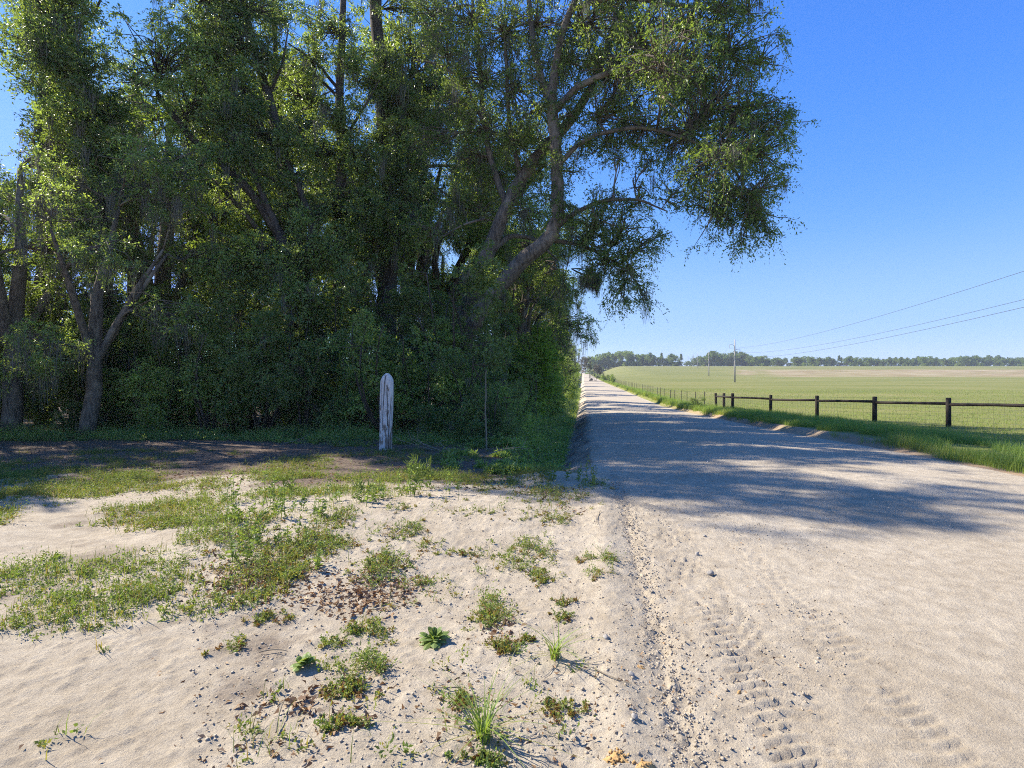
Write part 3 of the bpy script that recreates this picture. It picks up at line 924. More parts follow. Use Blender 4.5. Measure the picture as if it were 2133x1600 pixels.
shr = [make_shrub('thicket_shrub', 4.0, 1.7, 31, M['thicket_leaf'], .080, 300, 62),
       make_shrub('thicket_shrub', 3.6, 1.6, 32, M['dark_leaf'], .075, 300, 62, .5, None, .75, 14),
       make_shrub('thicket_shrub', 3.2, 1.5, 33, M['thicket_leaf'], .070, 290, 62, .65),
       make_shrub('thicket_shrub', 5.0, 1.9, 34, M['dark_leaf'], .085, 380, 62, .5, None, .75, 16)]
used = [False] * 4


def put_shrub(k, x, y, rz, sc, label, group, sz=None):
    if not used[k]:
        o = shr[k]; used[k] = True
    else:
        o = copy_tree(shr[k])
    o.location = (x, y, gz(x, y) - .05)
    o.rotation_euler = (0, 0, rz)
    o.scale = (sc, sc, sc * (sz or 1))
    tag(o, label, 'shrub', group)
    return o


rs = np.random.default_rng(55)
front = [(-16.0, 17.2), (-13.4, 17.4), (-11.0, 17.0), (-9.2, 16.6), (-7.6, 16.9), (-6.2, 16.4), (-4.9, 16.6), (-3.7, 16.0), (-2.4, 16.2), (-1.2, 15.4), (-.2, 16.0), (-.5, 14.2), (.0, 18.0)]
kinds = [0, 1, 2, 0, 3, 1, 2, 0, 2, 1, 2, 1, 2]
for i, ((x, y), k) in enumerate(zip(front, kinds)):
    put_shrub(k, x, y, rs.uniform(0, 6.28), rs.uniform(.8, 1.0) * (.62 if i in (11,) else 1) * (.75 if i in (10, 12) else 1),
              f'dense green shrub, {ORD[i]} from the left along the front foot of the thicket', 'shrubs along the front of the thicket')
for i, (x, y, k, lab) in enumerate(((-18.6, 17.6, 3, 'tall dark shrub at the outer left foot of the thicket'), (-14.9, 18.6, 3, 'tall dark shrub closing the gap at the left foot of the thicket'), (-12.2, 18.2, 0, 'green shrub filling the thicket behind its third front shrub'),
                                    (-8.4, 18.0, 0, 'green shrub filling the thicket behind its fifth front shrub'), (-10.2, 18.0, 2, 'leafy shrub filling the thicket behind its fourth front shrub'), (-22, 18.5, 3, 'outermost tall shrub at the far left of the thicket'))):
    put_shrub(k, x, y, 1.1 * i, 1.0, lab, 'shrubs filling the thicket front')
back = [(-18, 19.5), (-14.8, 20), (-12, 19.4), (-9.6, 19.0), (-7.3, 19.2), (-5.4, 18.6), (-3.6, 18.6), (-1.6, 18.2), (-13, 22.5), (-9, 23), (-5, 23), (-1.6, 22.6)]
kb = [3, 3, 0, 3, 1, 3, 0, 3, 3, 3, 3, 3]
for i, ((x, y), k) in enumerate(zip(back, kb)):
    put_shrub(k, x, y, rs.uniform(0, 6.28), rs.uniform(1.0, 1.2), f'tall dark shrub, {ORD[i]} in the second row behind the thicket front', 'shrubs in the second row of the thicket')

# roadside shrubs and trees running away along the ditch
bright = make_shrub('bright_shrub', 4.6, 1.5, 41, M['sun_tint_leaf'], .085, 380, 90, .55)
bx, by = SH * 23.5 - 2.1, 23.5
bright.location = (bx, by, gz(bx, by)); tag(bright, 'sapling coloured bright yellow-green as if in sun, below the leaning oak trunk', 'shrub')
side = [(24, -2.7, 1), (27, -2.3, 2), (27.5, -4.0, 0), (31, -2.4, 0), (35, -2.6, 2), (40, -2.4, 1), (46, -2.5, 0), (53, -2.3, 2), (61, -2.5, 0), (72, -2.3, 1), (86, -2.5, 0), (105, -2.2, 2), (130, -2.4, 0), (160, -2.2, 1)]
for i, (y, a, k) in enumerate(side):
    put_shrub(k, SH * y + a, y, rs.uniform(0, 6.28), rs.uniform(.75, 1.0) + y * .003, f'green shrub beside the roadside ditch, {ORD[i]} going away from the leaning oaks', 'shrubs beside the roadside ditch')


def generic_tree(name, h, r, seed, leafm, barkm, n_lobes=14, ncl=20, leaf=.12, per=80, moss_n=0, lean=0.0, v_mu=.5, crown_from=.3, cl_r=.6, moss_len=.9):
    rng = np.random.default_rng(seed)
    tr = [np.array([0, 0, 0.]), np.array([lean * .15, 0, h * .25]), np.array([lean * .4 + rng.normal() * .2, rng.normal() * .2, h * .5]), np.array([lean * .8, rng.normal() * .3, h * .8])]
    limbs = [(tr, [h * .026, h * .022, h * .017, h * .006])]
    lobes = []
    for k in range(n_lobes):
        zz = rng.uniform(crown_from, .95)
        an = rng.uniform(0, 6.28)
        rr = r * (1 - abs(zz - .6) * 1.1) * rng.uniform(.3, .95)
        lobes.append((np.array([math.cos(an) * rr + lean * zz, math.sin(an) * rr, zz * h]), np.array([1, 1, .8]) * rng.uniform(.25, .42) * r, ncl))
    for k in range(4):
        an = rng.uniform(0, 6.28)
        limbs.append(([tr[1], tr[1] + np.array([math.cos(an) * r * .3, math.sin(an) * r * .3, h * .22]), tr[1] + np.array([math.cos(an) * r * .6, math.sin(an) * r * .6, h * .4])], [h * .013, h * .01, h * .004]))
    return make_tree(name, (0, 0, 0), limbs, lobes, leafm, barkm, seed, leaf, per, cl_r, .45, .45, moss_n, moss_len, v_mu)


gA = generic_tree('roadside_tree', 12, 4.2, 61, M['thicket_leaf'], M['bark'], 15, 26, .11, 80, 150, 1.2, .5, .22, .6, 1.3)
gB = generic_tree('roadside_tree', 13, 4.5, 62, M['oak_leaf'], M['bark'], 15, 26, .11, 80, 120, .6, .55, .22, .6, 1.2)
road_trees = [(gA, 30, -3.6, .3, .95, 'mossy tree with clustered leaning trunks just past the leaning oaks'), (gB, 36, -4.6, 1.4, .95, 'roadside tree behind the mossy clustered trunks'),
              (gA, 45, -4.0, 2.4, .95, 'roadside tree beside the ditch just short of the dark cedar'), (gB, 78, -3.6, 3.3, .8, 'roadside tree just past the dark cedar'),
              (gA, 98, -3.8, 4.0, .8, 'second roadside tree past the dark cedar'), (gB, 125, -4.2, .9, .8, 'third roadside tree past the dark cedar'), (gA, 160, -4.4, 1.9, .8, 'fourth roadside tree past the dark cedar'),
              (gB, 38, -9.5, 4.6, 1.0, 'tree deep in the wood behind the mossy clustered trunks'), (gA, 55, -9, 5.4, 1.0, 'tree set back from the ditch behind the dark cedar'),
              (gB, 210, -4.5, 2.2, .85, 'fifth roadside tree past the dark cedar'), (gA, 340, -7, 3.1, .9, 'last tree on the wooded side of the road')]
seen = set()
for src, y, a, rz, sc, lab in road_trees:
    o = src if src.name not in seen else copy_tree(src)
    seen.add(src.name)
    x = SH * y + a
    o.location = (x, y, gz(x, y) - .1); o.rotation_euler = (0, 0, rz); o.scale = (sc,) * 3
    tag(o, lab, 'tree', 'trees lining the road')

# dark cedar
def cedar():
    rng = np.random.default_rng(71)
    wood, crown = MB(), MB()
    h = 11.0
    wood.tube([[0, 0, 0], [.05, 0, h * .5], [0, 0, h * .95]], [.2, .12, .02], 8)
    n = 520
    zz = rng.uniform(.06, 1, n) ** .9
    rr = 2.3 * (1 - zz) ** .75 * rng.uniform(.35, 1, n) + .1
    an = rng.uniform(0, 6.28, n)
    pc = np.stack([np.cos(an) * rr, np.sin(an) * rr, zz * h], -1)
    for q in pc[::2]:
        wood.tube(curve_pts(np.array([0, 0, max(q[2] - .3, 0)]), q, rng, 4, .05, 0), np.linspace(.03, .008, 4), 4, cap=False)
    sprays(crown, rng, pc, .5 * rng.uniform(.7, 1.3, n), 9, 10, .12, .1, .25, .7, .3, rng.normal(.5, .15, n), .15)
    y = 58.0; x = SH * y - 2.6
    root = empty('cedar_tree', (x, y, gz(x, y)))
    wood.build('trunk', M['dark_bark'], root, shade_smooth=True)
    crown.build('crown', M['cedar_leaf'], root)
    tag(root, 'dark conical evergreen cedar standing at the road edge beyond the oaks', 'tree')


cedar()

# bare grey mossy tree at the far end of the road
def bare_tree():
    rng = np.random.default_rng(73)
    y = 205.0; x = SH * y - .8
    base = np.array([x, y, gz(x, y)])
    wood, ms = MB(), MB()
    anchors = []

    def grow(p, d, L, r, depth):
        q = p + d * L
        pts = curve_pts(p, q, rng, 5, .08, .03)
        wood.tube(pts, np.linspace(r, r * .6, 5), 5, cap=False)
        anchors.append(q); anchors.append(pts[2])
        if depth == 0:
            return
        for k in range(rng.integers(2, 5)):
            nd = unit(d + rng.normal(size=3) * .55 + np.array([.08, 0, .12]))
            grow(q, nd, L * rng.uniform(.6, .85), r * .6, depth - 1)
    grow(base, unit(np.array([.1, 0, 1])), 4.0, .3, 5)
    a = np.array(anchors)
    pick = a[a[:, 2] < base[2] + 10]
    moss(ms, rng, pick[rng.integers(0, len(pick), 420)], 1.3 * rng.uniform(.3, 1.2, 420), 18, .18, .02)
    root = empty('bare_tree', base)
    wood.build('trunk', M['pale_bark'], root, base, shade_smooth=True)
    ms.build('hanging_moss', M['moss'], root, base)
    tag(root, 'bare grey tree hung with moss at the far end of the road', 'tree')


bare_tree()

# the dark moss beard hanging from the oak's far side
mm = MB()
mr_ = np.random.default_rng(81)
anc = np.array([W(1232 + mr_.normal() * 9, 575 + mr_.normal() * 8, 21 + mr_.normal() * .3) for _ in range(26)])
moss(mm, mr_, anc, .75 * mr_.uniform(.5, 1.2, 26), 60, .09, .008)
for q in anc[:6]:
    mm.tube(curve_pts(W(1190, 560, 21.0), q, mr_, 5, .05, .05), np.linspace(.02, .008, 5), 5)
tag(mm.build('moss_clump', M['moss'], None, W(1232, 575, 21)), 'ragged dark beard of moss hanging against the sky over the road edge', 'moss')

# ------------------------------------------------------------------ far tree line beyond the pasture
def far_proto(name, h, r, seed, lm, n=260, face=.55):
    rng = np.random.default_rng(seed)
    wood, crown = MB(), MB()
    wood.tube([[0, 0, 0], [.1, 0, h * .5], [0, .1, h * .85]], [h * .022, h * .015, .03], 6)
    nl = 13
    lc = np.stack([rng.normal(size=nl) * r * .45, rng.normal(size=nl) * r * .45, rng.uniform(.10, .88, nl) * h], -1)
    pick = rng.integers(0, nl, n)
    pc = lc[pick] + rand_unit(rng, (n,)) * (r * .42) * rng.uniform(.3, 1.05, (n, 1))
    pc[:, 2] = np.clip(pc[:, 2], h * .06, h)
    for q in lc:
        wood.tube(curve_pts(np.array([0, 0, q[2] * .55]), q, rng, 4, .05, .05), np.linspace(.12, .04, 4), 5, cap=False)
    sprays(crown, rng, pc, .95 * rng.uniform(.6, 1.3, n), 7, 7, face, .2, .1, .8, .55, .5 + rng.normal(size=nl)[pick] * .13, .15)
    root = empty(name, (0, 0, 0))
    wood.build('trunk', M['dark_bark'], root, shade_smooth=True)
    crown.build('crown', lm, root)
    return root


def far_pine(name, h, r, seed):
    rng = np.random.default_rng(seed)
    wood, crown = MB(), MB()
    wood.tube([[0, 0, 0], [.1, 0, h * .5], [0, .1, h * .97]], [.25, .17, .04], 6)
    n = 150
    zz = rng.uniform(.5, 1, n)
    rr = r * (1 - (zz - .5) * 1.5).clip(.15) * rng.uniform(.2, 1, n)
    an = rng.uniform(0, 6.28, n)
    pc = np.stack([np.cos(an) * rr, np.sin(an) * rr, zz * h], -1)
    for q in pc[::3]:
        wood.tube(curve_pts(np.array([0, 0, q[2] - .6]), q, rng, 4, .05, .05), np.linspace(.06, .02, 4), 4, cap=False)
    sprays(crown, rng, pc, .7 * rng.uniform(.6, 1.3, n), 7, 8, .45, .1, .1, .6, .3, .35, .15)
    root = empty(name, (0, 0, 0))
    wood.build('trunk', M['dark_bark'], root, shade_smooth=True)
    crown.build('crown', M['far_leaf'], root)
    return root


protos = [far_proto('distant_tree', 15, 7.0, 91, M['far_leaf'], 330), far_proto('distant_tree', 16, 7.5, 92, M['far_light_leaf'], 340), far_proto('distant_tree', 12, 7.5, 93, M['far_leaf'], 300), far_pine('distant_pine', 17, 2.4, 94)]
pu = [False] * 4
rf = np.random.default_rng(99)
# (u, top v, distance, kind)
line = []
for u, tv, k in ((1238, 742, 1), (1250, 738, 1), (1262, 737, 0), (1268, 733, 3), (1280, 735, 1), (1292, 731, 1), (1304, 732, 1), (1316, 736, 0), (1326, 737, 1), (1337, 738, 0), (1347, 739, 0),
                 (1356, 735, 0), (1366, 740, 2), (1378, 735, 3), (1388, 744, 2), (1399, 737, 0), (1407, 739, 1), (1419, 737, 3)):
    line.append((u, tv, 625 + rf.uniform(-12, 25), k))
left_n = len(line)
for u, tv in ((1432, 751), (1441, 752), (1450, 750), (1457, 742)):
    line.append((u, tv, 700 + rf.uniform(-10, 20), 2))
mid_n = len(line)
for u in np.arange(1466, 2150, 8.0):
    tv = np.interp(u, [1466, 1478, 1500, 1530, 1560, 1590, 1620, 1640, 1666, 1760, 1850, 2000, 2150], [741, 734, 736, 736, 738, 744, 748, 745, 746, 744, 748, 742, 746]) + rf.uniform(-4, 3)
    line.append((u + rf.uniform(-4, 4), tv, 640 + rf.uniform(-15, 60), int(rf.choice([0, 0, 2, 1, 3], p=[.35, .25, .2, .14, .06]))))
hill_n = len(line)
for u in list(np.arange(1236, 1424, 9)) + list(np.arange(1466, 2150, 11)):
    line.append((u + rf.uniform(-4, 4), 752.5 + rf.uniform(-3.5, 2.5) - (4 if 1480 < u < 1580 else 0), (640 if u < 1430 else 690) + rf.uniform(-10, 20), 2))
ht = [15, 16, 12, 17]
for i, (u, tv, y, k) in enumerate(line):
    x = (u - CU) * y / F
    z = gz(x, y)
    h = EYE + (HV - tv) * y / F - z
    o = protos[k] if not pu[k] else copy_tree(protos[k])
    pu[k] = True
    s = h / ht[k] * 1.0
    o.location = (x, y, z - .2); o.rotation_euler = (0, 0, rf.uniform(0, 6.28)); o.scale = (s * rf.uniform(1.0, 1.35), s * rf.uniform(1.0, 1.35), s)
    kindw = {0: 'rounded dark green tree', 1: 'light green tree', 2: 'low bushy tree', 3: 'narrow dark pine'}[k]
    if i < left_n:
        tag(o, f'{kindw}, {ORD[i]} from the road end in the distant row beyond the pasture', 'tree', 'distant row of trees beyond the pasture')
    elif i < mid_n:
        tag(o, f'{kindw}, {ORD[i - left_n]} from the left in the far gap between pasture tree groups', 'tree', 'far trees in the gap behind the pylons')
    elif i >= hill_n:
        j = i - hill_n
        k1 = len(np.arange(1236, 1424, 9))
        if j < k1:
            tag(o, f'low bush, {ORD[j]} from the road end behind the distant row beyond the pasture', 'bush', 'low bushes behind the distant tree rows')
        else:
            j -= k1
            tag(o, f'low bush, {ORD[j % 55]} from the left end along the back of the wooded hill' if j < 55 else f'low bush, {ORD[j - 55]} past the right shoulder of the wooded hill', 'bush', 'low bushes behind the distant tree rows')
    else:
        j = i - mid_n
        wrd = ORD[j % 40] if j < 40 else ORD[j - 40]
        tag(o, (f'{kindw}, {wrd} from the left end of the wooded hill' if j < 40 else f'{kindw}, {wrd} past the middle of the wooded hill to its right'), 'tree', 'trees of the wooded hill behind the pasture')

wood_more = [(-22, 25, .95, 0, 'left half of the wood, nearest the outer end'), (-16.5, 25.5, 1.35, 1, 'left half of the wood, behind its straight trunk'), (-11.5, 28.5, 1.6, 1, 'left half of the wood, behind the fanning stems'),
             (-5.6, 29.5, 1.55, 0, 'middle of the wood, far behind the vine-wrapped trunk'), (-.6, 28.5, .8, 0, 'right half of the wood, behind the lower leaning oak'),
             (-8, 36, 1.2, 0, 'far back of the wood behind its middle'), (-15, 36, 1.2, 1, 'far back of the wood behind its left half'), (-23, 34, 1.2, 0, 'far back of the wood towards the outer left'),
             (-31, 30, 1.15, 1, 'far back of the wood at the outer left corner'), (-29, 23, 1.1, 0, 'outermost left corner of the wood'), (-26, 19.5, .9, 1, 'outer left end of the wood at the front'), (0.6, 34, .85, 1, 'back of the wood close to the ditch'),
             (-19.5, 14.0, .95, 0, 'unseen left wood edge, nearest the open ground, added for its shade'), (-24.5, 14.5, 1.0, 1, 'unseen left wood edge, further out, added for its shade'), (-17.5, 12.0, .9, 1, 'unseen left wood edge, most forward, added for its shade'), (-12.3, 15.9, .72, 0, 'left front of the wood, beside the fanning stems, added for its shade'), (-15.2, 16.6, .8, 1, 'left front of the wood, leaning outward, added to shade the open ground')]  # wood edge and left front trees added to cast shade on open ground
for i, (x, y, sc, k, lab) in enumerate(wood_more):
    o = copy_tree((gA, gB)[k])
    o.location = (x, y, gz(x, y) - .1); o.rotation_euler = (0, 0, i * 1.7); o.scale = (sc,) * 3
    tag(o, 'leafy tree filling the ' + lab, 'tree', 'leafy trees filling the wood')

# ------------------------------------------------------------------ utility poles and wires
def make_pole():
    root = empty('utility_pole', (0, 0, 0))
    m = MB(); m.tube([[0, 0, -.4], [0, 0, 6.5], [0, 0, 13.3]], [.27, .22, .15], 12)
    m.build('pole', M['pole_wood'], root, shade_smooth=True)
    att = []
    for (z, sgn) in ((11.75, -1), (10.35, 1), (8.95, -1)):
        m = MB(); m.tube([[sgn * .12, 0, z - .35], [sgn * .7, 0, z - .08], [sgn * 1.55, 0, z]], [.075, .06, .05], 6)
        arm = m.build('arm', M['metal'], root)
        m = MB()
        for q in range(6):
            m.tube([[sgn * 1.5, 0, z - .1 - q * .16], [sgn * 1.5, 0, z - .17 - q * .16], [sgn * 1.5, 0, z - .25 - q * .16]], [.035, .085, .035], 8)
        m.build('insulator', M['insulator'], arm)
        att.append(np.array([sgn * 1.5, 0, z - 1.15]))
    return root, att


pole0, att = make_pole()
pole_pos = [(41.0, 41.0, None), (69.2, 170.0, -1.2), (107.9, 300.0, None), (163.0, 480.0, None), (200.5, 605.0, None), (222, 690, None)]
pole_lab = ['nearest power pole at the right end of the pasture, closest to the road', 'tall power pole standing in the pasture behind the dark wooden fence', 'second power pole further back across the pasture',
            'third thin power pole near the crest of the pasture', 'fourth thin power pole standing before the gap in the distant trees', 'farthest power pole peeping out of the gap in the distant trees']
pz = []
ang = math.atan2(130, 39) - math.pi / 2
for i, (x, y, _) in enumerate(pole_pos):
    o = pole0 if i == 0 else copy_tree(pole0)
    z = gz(x, y)
    pz.append(z)
    o.location = (x, y, z); o.rotation_euler = (0, 0, ang)
    tag(o, pole_lab[i], 'power pole', 'power poles crossing the pasture')
ca, sa = math.cos(ang), math.sin(ang)
wl = ['upper left', 'middle right', 'lower left']
for k, a in enumerate(att):
    m = MB()
    for i in range(len(pole_pos)):
        x, y, _ = pole_pos[i]
        p = np.array([x + ca * a[0], y + sa * a[0], pz[i] + a[2]])
        if i == 0:
            dvec = np.array([-28., -130., 0]); prev = p + dvec * .5 + np.array([0, 0, -.3])
        t = np.linspace(0, 1, 18)[:, None]
        L = np.linalg.norm(p - prev)
        seg = prev * (1 - t) + p * t
        seg[:, 2] -= (L * .011) * 4 * (t * (1 - t))[:, 0]
        m.tube(seg, .016, 4, cap=False)
        prev = p
    tag(m.build('power_line', M['t_post']), f'thin dark power line strung from the {wl[k]} arms of the poles', 'power line', 'power lines over the pasture')

# ------------------------------------------------------------------ wooden fence with wire, and the steel post fence
def wooden_fence():
    pts = [(13.62, 36.5), (13.52, 34.9), (13.30, 33.0), (14.18, 30.0), (15.05, 27.0), (15.9, 24.0), (16.75, 21.0), (17.6, 18.0), (18.45, 15.0), (19.3, 12.0)]
    root = empty('wooden_fence', (13.3, 33.0, gz(13.3, 33.0)))
    b = np.array(root.location)
    tops = []
    rng = np.random.default_rng(3)
    for i, (x, y) in enumerate(pts):
        z = gz(x, y)
        zt = np.interp(y, [12, 30, 33, 36.5], [.95, .48, .46, .34])
        m = MB()
        r = rng.uniform(.078, .092)
        lean = rng.normal(size=2) * .015
        m.tube([[x, y, z - .3], [x + lean[0] * .5, y, (z + zt) / 2], [x + lean[0], y + lean[1], zt - .02], [x + lean[0], y + lean[1], zt]], [r * 1.05, r, r, r * .85], 12)
        m.build('post', M['tarred'], root, b)
        tops.append(np.array([x, y, zt]))
    for i in range(len(tops) - 1):
        if i == 0:
            p, q = tops[0] - [0, 0, .22], tops[2] - [0, 0, .26]
        elif i == 1:
            continue
        else:
            p, q = tops[i] - [0, 0, .26], tops[i + 1] - [0, 0, .22]
        m = MB()
        mid = (p + q) / 2 + rng.normal(size=3) * .02
        m.tube([p, mid, q], [.06, .055, .06], 8)
        m.build('rail', M['tarred'], root, b)
    m = MB()
    for i in range(len(tops) - 1):
        p, q = tops[i], tops[i + 1]
        for f_ in np.linspace(.06, 1.2, 8):
            m.tube([p - [0, 0, f_], (p + q) / 2 - [0, 0, f_ + .01], q - [0, 0, f_]], .0028, 4, cap=False)
        for s in np.arange(0, 1, .055):
            w_ = p * (1 - s) + q * s
            m.tube([w_ - [0, 0, .06], w_ - [0, 0, .6], w_ - [0, 0, 1.2]], .0022, 4, cap=False)
    m.build('wire_mesh', M['metal'], root, b)
    tag(root, 'dark creosoted round post and rail fence with wire mesh at the pasture corner', 'fence')


wooden_fence()


def wire_fence():
    root = empty('wire_fence', (SH * 40 + 8.75, 40, gz(SH * 40 + 8.75, 40)))
    b = np.array(root.location)
    y = 38.6
    line = [np.array([13.62, 36.5, .30])]
    rng = np.random.default_rng(4)
    while y < 270:
        x = SH * y + 8.55 + rng.normal() * .03
        z = gz(x, y)
        m = MB()
        zt = z + 1.25 + rng.normal() * .03
        tl = rng.normal() * .02
        m.box([x + tl, y, (z + zt) / 2 - .15], [.045, .012, zt - z + .3])
        m.box([x + tl, y + .016, (z + zt) / 2 - .15], [.010, .020, zt - z + .3])
        m.build('steel_post', M['t_post'], root, b)
        line.append(np.array([x + tl, y, zt - .04]))
        y += 3.1
    m = MB()
    for k, dz in enumerate((0, .2, .4, .58, .74, .88, 1.0, 1.1)):
        m.tube(np.array(line) - [0, 0, dz], .0028 if k else .0035, 4, cap=False)
    for p, q in zip(line[:14], line[1:15]):
        for s in np.arange(.05, 1, .08):
            w_ = p * (1 - s) + q * s
            m.tube([w_, w_ - [0, 0, .55], w_ - [0, 0, 1.1]], .0022, 4, cap=False)
    m.build('wire_mesh', M['metal'], root, b)
    tag(root, 'thin steel post and wire fence running along the pasture beside the road', 'fence')


wire_fence()


# ------------------------------------------------------------------ grass
def blades(mb, rng, base, h, lean=.35, width=.006, v=.6, vs=.18, seg=3, az=None):
    n = len(base)
    az = rng.uniform(0, 2 * math.pi, n) if az is None else az
    ln = rng.normal(0, 1, n) * lean * .5 + lean
    d = np.stack([np.cos(az), np.sin(az), 0 * az], -1)
    s = np.stack([-np.sin(az), np.cos(az), 0 * az], -1)
    t = np.linspace(0, 1, seg + 1)
    prof = 1 - .9 * t ** 1.5
    Pm = base[:, None, :] + d[:, None, :] * (h * ln)[:, None, None] * (t ** 1.8)[None, :, None]
    Pm[..., 2] += h[:, None] * (t * (1 - .28 * np.clip(ln, 0, 2)[:, None] * t))
    sd = s[:, None, :] * (np.asarray(width) * np.ones(n))[:, None, None] * prof[None, :, None] * .5
    Lp, Rp = Pm + sd, Pm - sd
    vals = np.clip(v + rng.normal(size=n) * vs, 0, 1)
    for k in range(seg):
        mb.add_quads(np.stack([Lp[:, k], Rp[:, k], Rp[:, k + 1], Lp[:, k + 1]], -2), vals)


def verge():
    rng = np.random.default_rng(101)
    mb = MB()
    # strip between the road and the fences
    for (y0, y1, n, hh, wd) in ((8.5, 24, 44000, .30, .008), (24, 45, 36000, .36, .011), (45, 100, 24000, .46, .02), (100, 260, 12000, .45, .04)):
        y = rng.uniform(y0, y1, n)
        wide = np.where(y < 36, 2.6, 1.5)
        a = 7.38 + wide * rng.uniform(0, 1, n) ** .9 + .15 * rng.normal(size=n)
        x = SH * y + a
        dens = vnoise(x / .7, y / 1.1, 5)
        keep = (dens > .25) & (a > 7.26 + .35 * vnoise(x * 0, y / .6, 9))
        x, y, a, dens = x[keep], y[keep], a[keep], dens[keep]
        z = terrain(x, y, False)
        h = hh * rng.uniform(.45, 1.25, len(x)) * (.55 + .8 * dens)
        yv = .35 + .4 * vnoise(x / 1.5, y / 2.5, 15) + .25 * smooth(7.6, 8.2, a)
        blades(mb, rng, np.stack([x, y, z - .01], -1), h, .45, wd, yv, .14)
    tag(mb.build('roadside_grass', M['grass']), 'bright green grass growing on the verge between dirt road and pasture fence', 'grass', kind='stuff')
    mb = MB()
    n = 46000
    y = 14 + 90 * rng.uniform(0, 1, n) ** 1.7
    a = 9.6 + rng.uniform(0, 1, n) ** 1.3 * (8 + .75 * y)
    x = SH * y + a
    z = terrain(x, y, False)
    blades(mb, rng, np.stack([x, y, z - .01], -1), .10 * rng.uniform(.5, 1.5, n) + .0005 * y, .5, .006 + .0004 * y, .35 + .3 * vnoise(x / 3, y / 5, 19), .15, 2)
    tag(mb.build('pasture_grass', M['grass']), 'short dry green pasture grass just behind the fences', 'grass', kind='stuff')


verge()

for i, (u, v, r, lab) in enumerate(((1432, 858, .85, 'low dark weedy bush on the road bank beside the end of the wooden fence'), (1345, 826, .8, 'low bush on the road bank midway along the wire fence'),
                                    (1312, 818, .5, 'small dark bush on the eroded road bank past the midway bush'))):
    g = ground_px(u, v)
    y = g[1]
    x = SH * y + 7.85
    put_shrub(1 if i != 1 else 2, x, y, i * 1.3, r * .42, lab, 'low bushes on the field-side road bank', .8)
for i, y in enumerate((150, 175, 205, 240, 285, 340, 400)):
    put_shrub(i % 3, SH * y + 8.3, y, i * .9, .7 + .12 * (i % 3), f'roadside bush at the far end of the wire fence, {ORD[i]} going away', 'bushes at the far right edge of the road')

# ------------------------------------------------------------------ white post and stick
def white_post():
    g = ground_px(803, 936)
    rng = np.random.default_rng(5)
    H = (936 - 777) * g[1] / F
    ns, nz = 96, 110
    zs = np.concatenate([np.linspace(-.25, H - .21, nz), H - .21 + .21 * np.sin(np.linspace(.08, 1, 16) * math.pi / 2)])
    th = np.arange(ns) / ns * 2 * math.pi
    V = []; CV = []
    cracks = [(-1.82, .5, 1.72, .06, 1.0), (-1.42, .55, 1.5, .05, 1.0), (-.95, .3, 1.2, .06, .9), (-2.35, .9, 1.6, .05, .8), (-.70, .05, 1.0, .06, .9), (-1.2, .0, .7, .06, .8), (2.6, .2, 1.3, .1, 1), (1.2, 0, 1.5, .1, 1), (.2, .2, 1.4, .08, 1)]
    for z in zs:
        k = max(0.0, (z - (H - .21)) / .21)
        tap = max(1 - (k * .985) ** 1.9, .0) ** .62 * .999 + .001
        hw = .148 * (1 - .03 * math.sin(z * 4)) * (1 + .03 * max(0, .4 - z)) * tap
        hd = .105 * (tap * .8 + .2 * (k < 1)) if k < 1 else .02
        ex = .72
        cx = np.sign(np.cos(th)) * np.abs(np.cos(th)) ** ex * hw
        cyy = np.sign(np.sin(th)) * np.abs(np.sin(th)) ** ex * hd
        nz_ = .006 * fbm(th * 3, np.full(ns, z * 2.2), 7, 3)
        depth = np.zeros(ns)
        for (a0, z0, z1, wd, st) in cracks:
            aw = a0 + .10 * math.sin(z * 3.1 + a0 * 9)
            dd = np.abs((th - aw + math.pi) % (2 * math.pi) - math.pi)
            if z0 < z < z1:
                depth += st * .022 * np.exp(-(dd / wd) ** 2)
        f_ = 1 + (nz_ - depth) / np.maximum(np.hypot(cx, cyy), .02)
        V.append(np.stack([cx * f_ + .012 * z, cyy * f_, np.full(ns, z)], -1))
        CV.append(np.clip((depth / .016) ** 1.5, 0, 1))
    V = np.array(V)
    n = len(zs)
    i = np.arange(n - 1)[:, None] * ns
    j = np.arange(ns)[None, :]
    k = (j + 1) % ns
    Q = np.stack([i + j, i + k, i + ns + k, i + ns + j], -1).reshape(-1, 4)
    m = MB(); m.add(V.reshape(-1, 3), Q, np.array(CV).ravel())
    top = (n - 1) * ns
    m.add(V[-1], [[q, (q + 1), ns - q - 2, ns - q - 1] for q in range(0, ns // 2 - 1)], 0.0)
    o = m.build('wooden_post', M['post'], None, None, shade_smooth=True)
    o.location = (g[0], g[1], g[2])
    o.rotation_euler = (0, math.radians(.6), math.radians(4))
    tag(o, 'thick weathered whitewashed post with rounded top, cracked and peeling', 'post')


white_post()
rng = np.random.default_rng(77)
g = ground_px(1014, 936)
m = MB()
hh = (936 - 770) * g[1] / F
pts = [g + [0, 0, -.1], g + [-.01, 0, hh * .25], g + [-.035, 0, hh * .5], g + [-.02, 0, hh * .75], g + [-.015, 0, hh]]
p_, r_ = resample(pts, [.022, .02, .018, .015, .009], 16)
m.tube(p_ + rng.normal(size=p_.shape) * .004, r_, 7)
m.tube([p_[8], p_[8] + [.06, 0, .05]], [.008, .003], 5)
tag(m.build('bare_stick', M['straw'], None, g), 'thin pale stick standing upright at the edge of the thicket', 'stick')


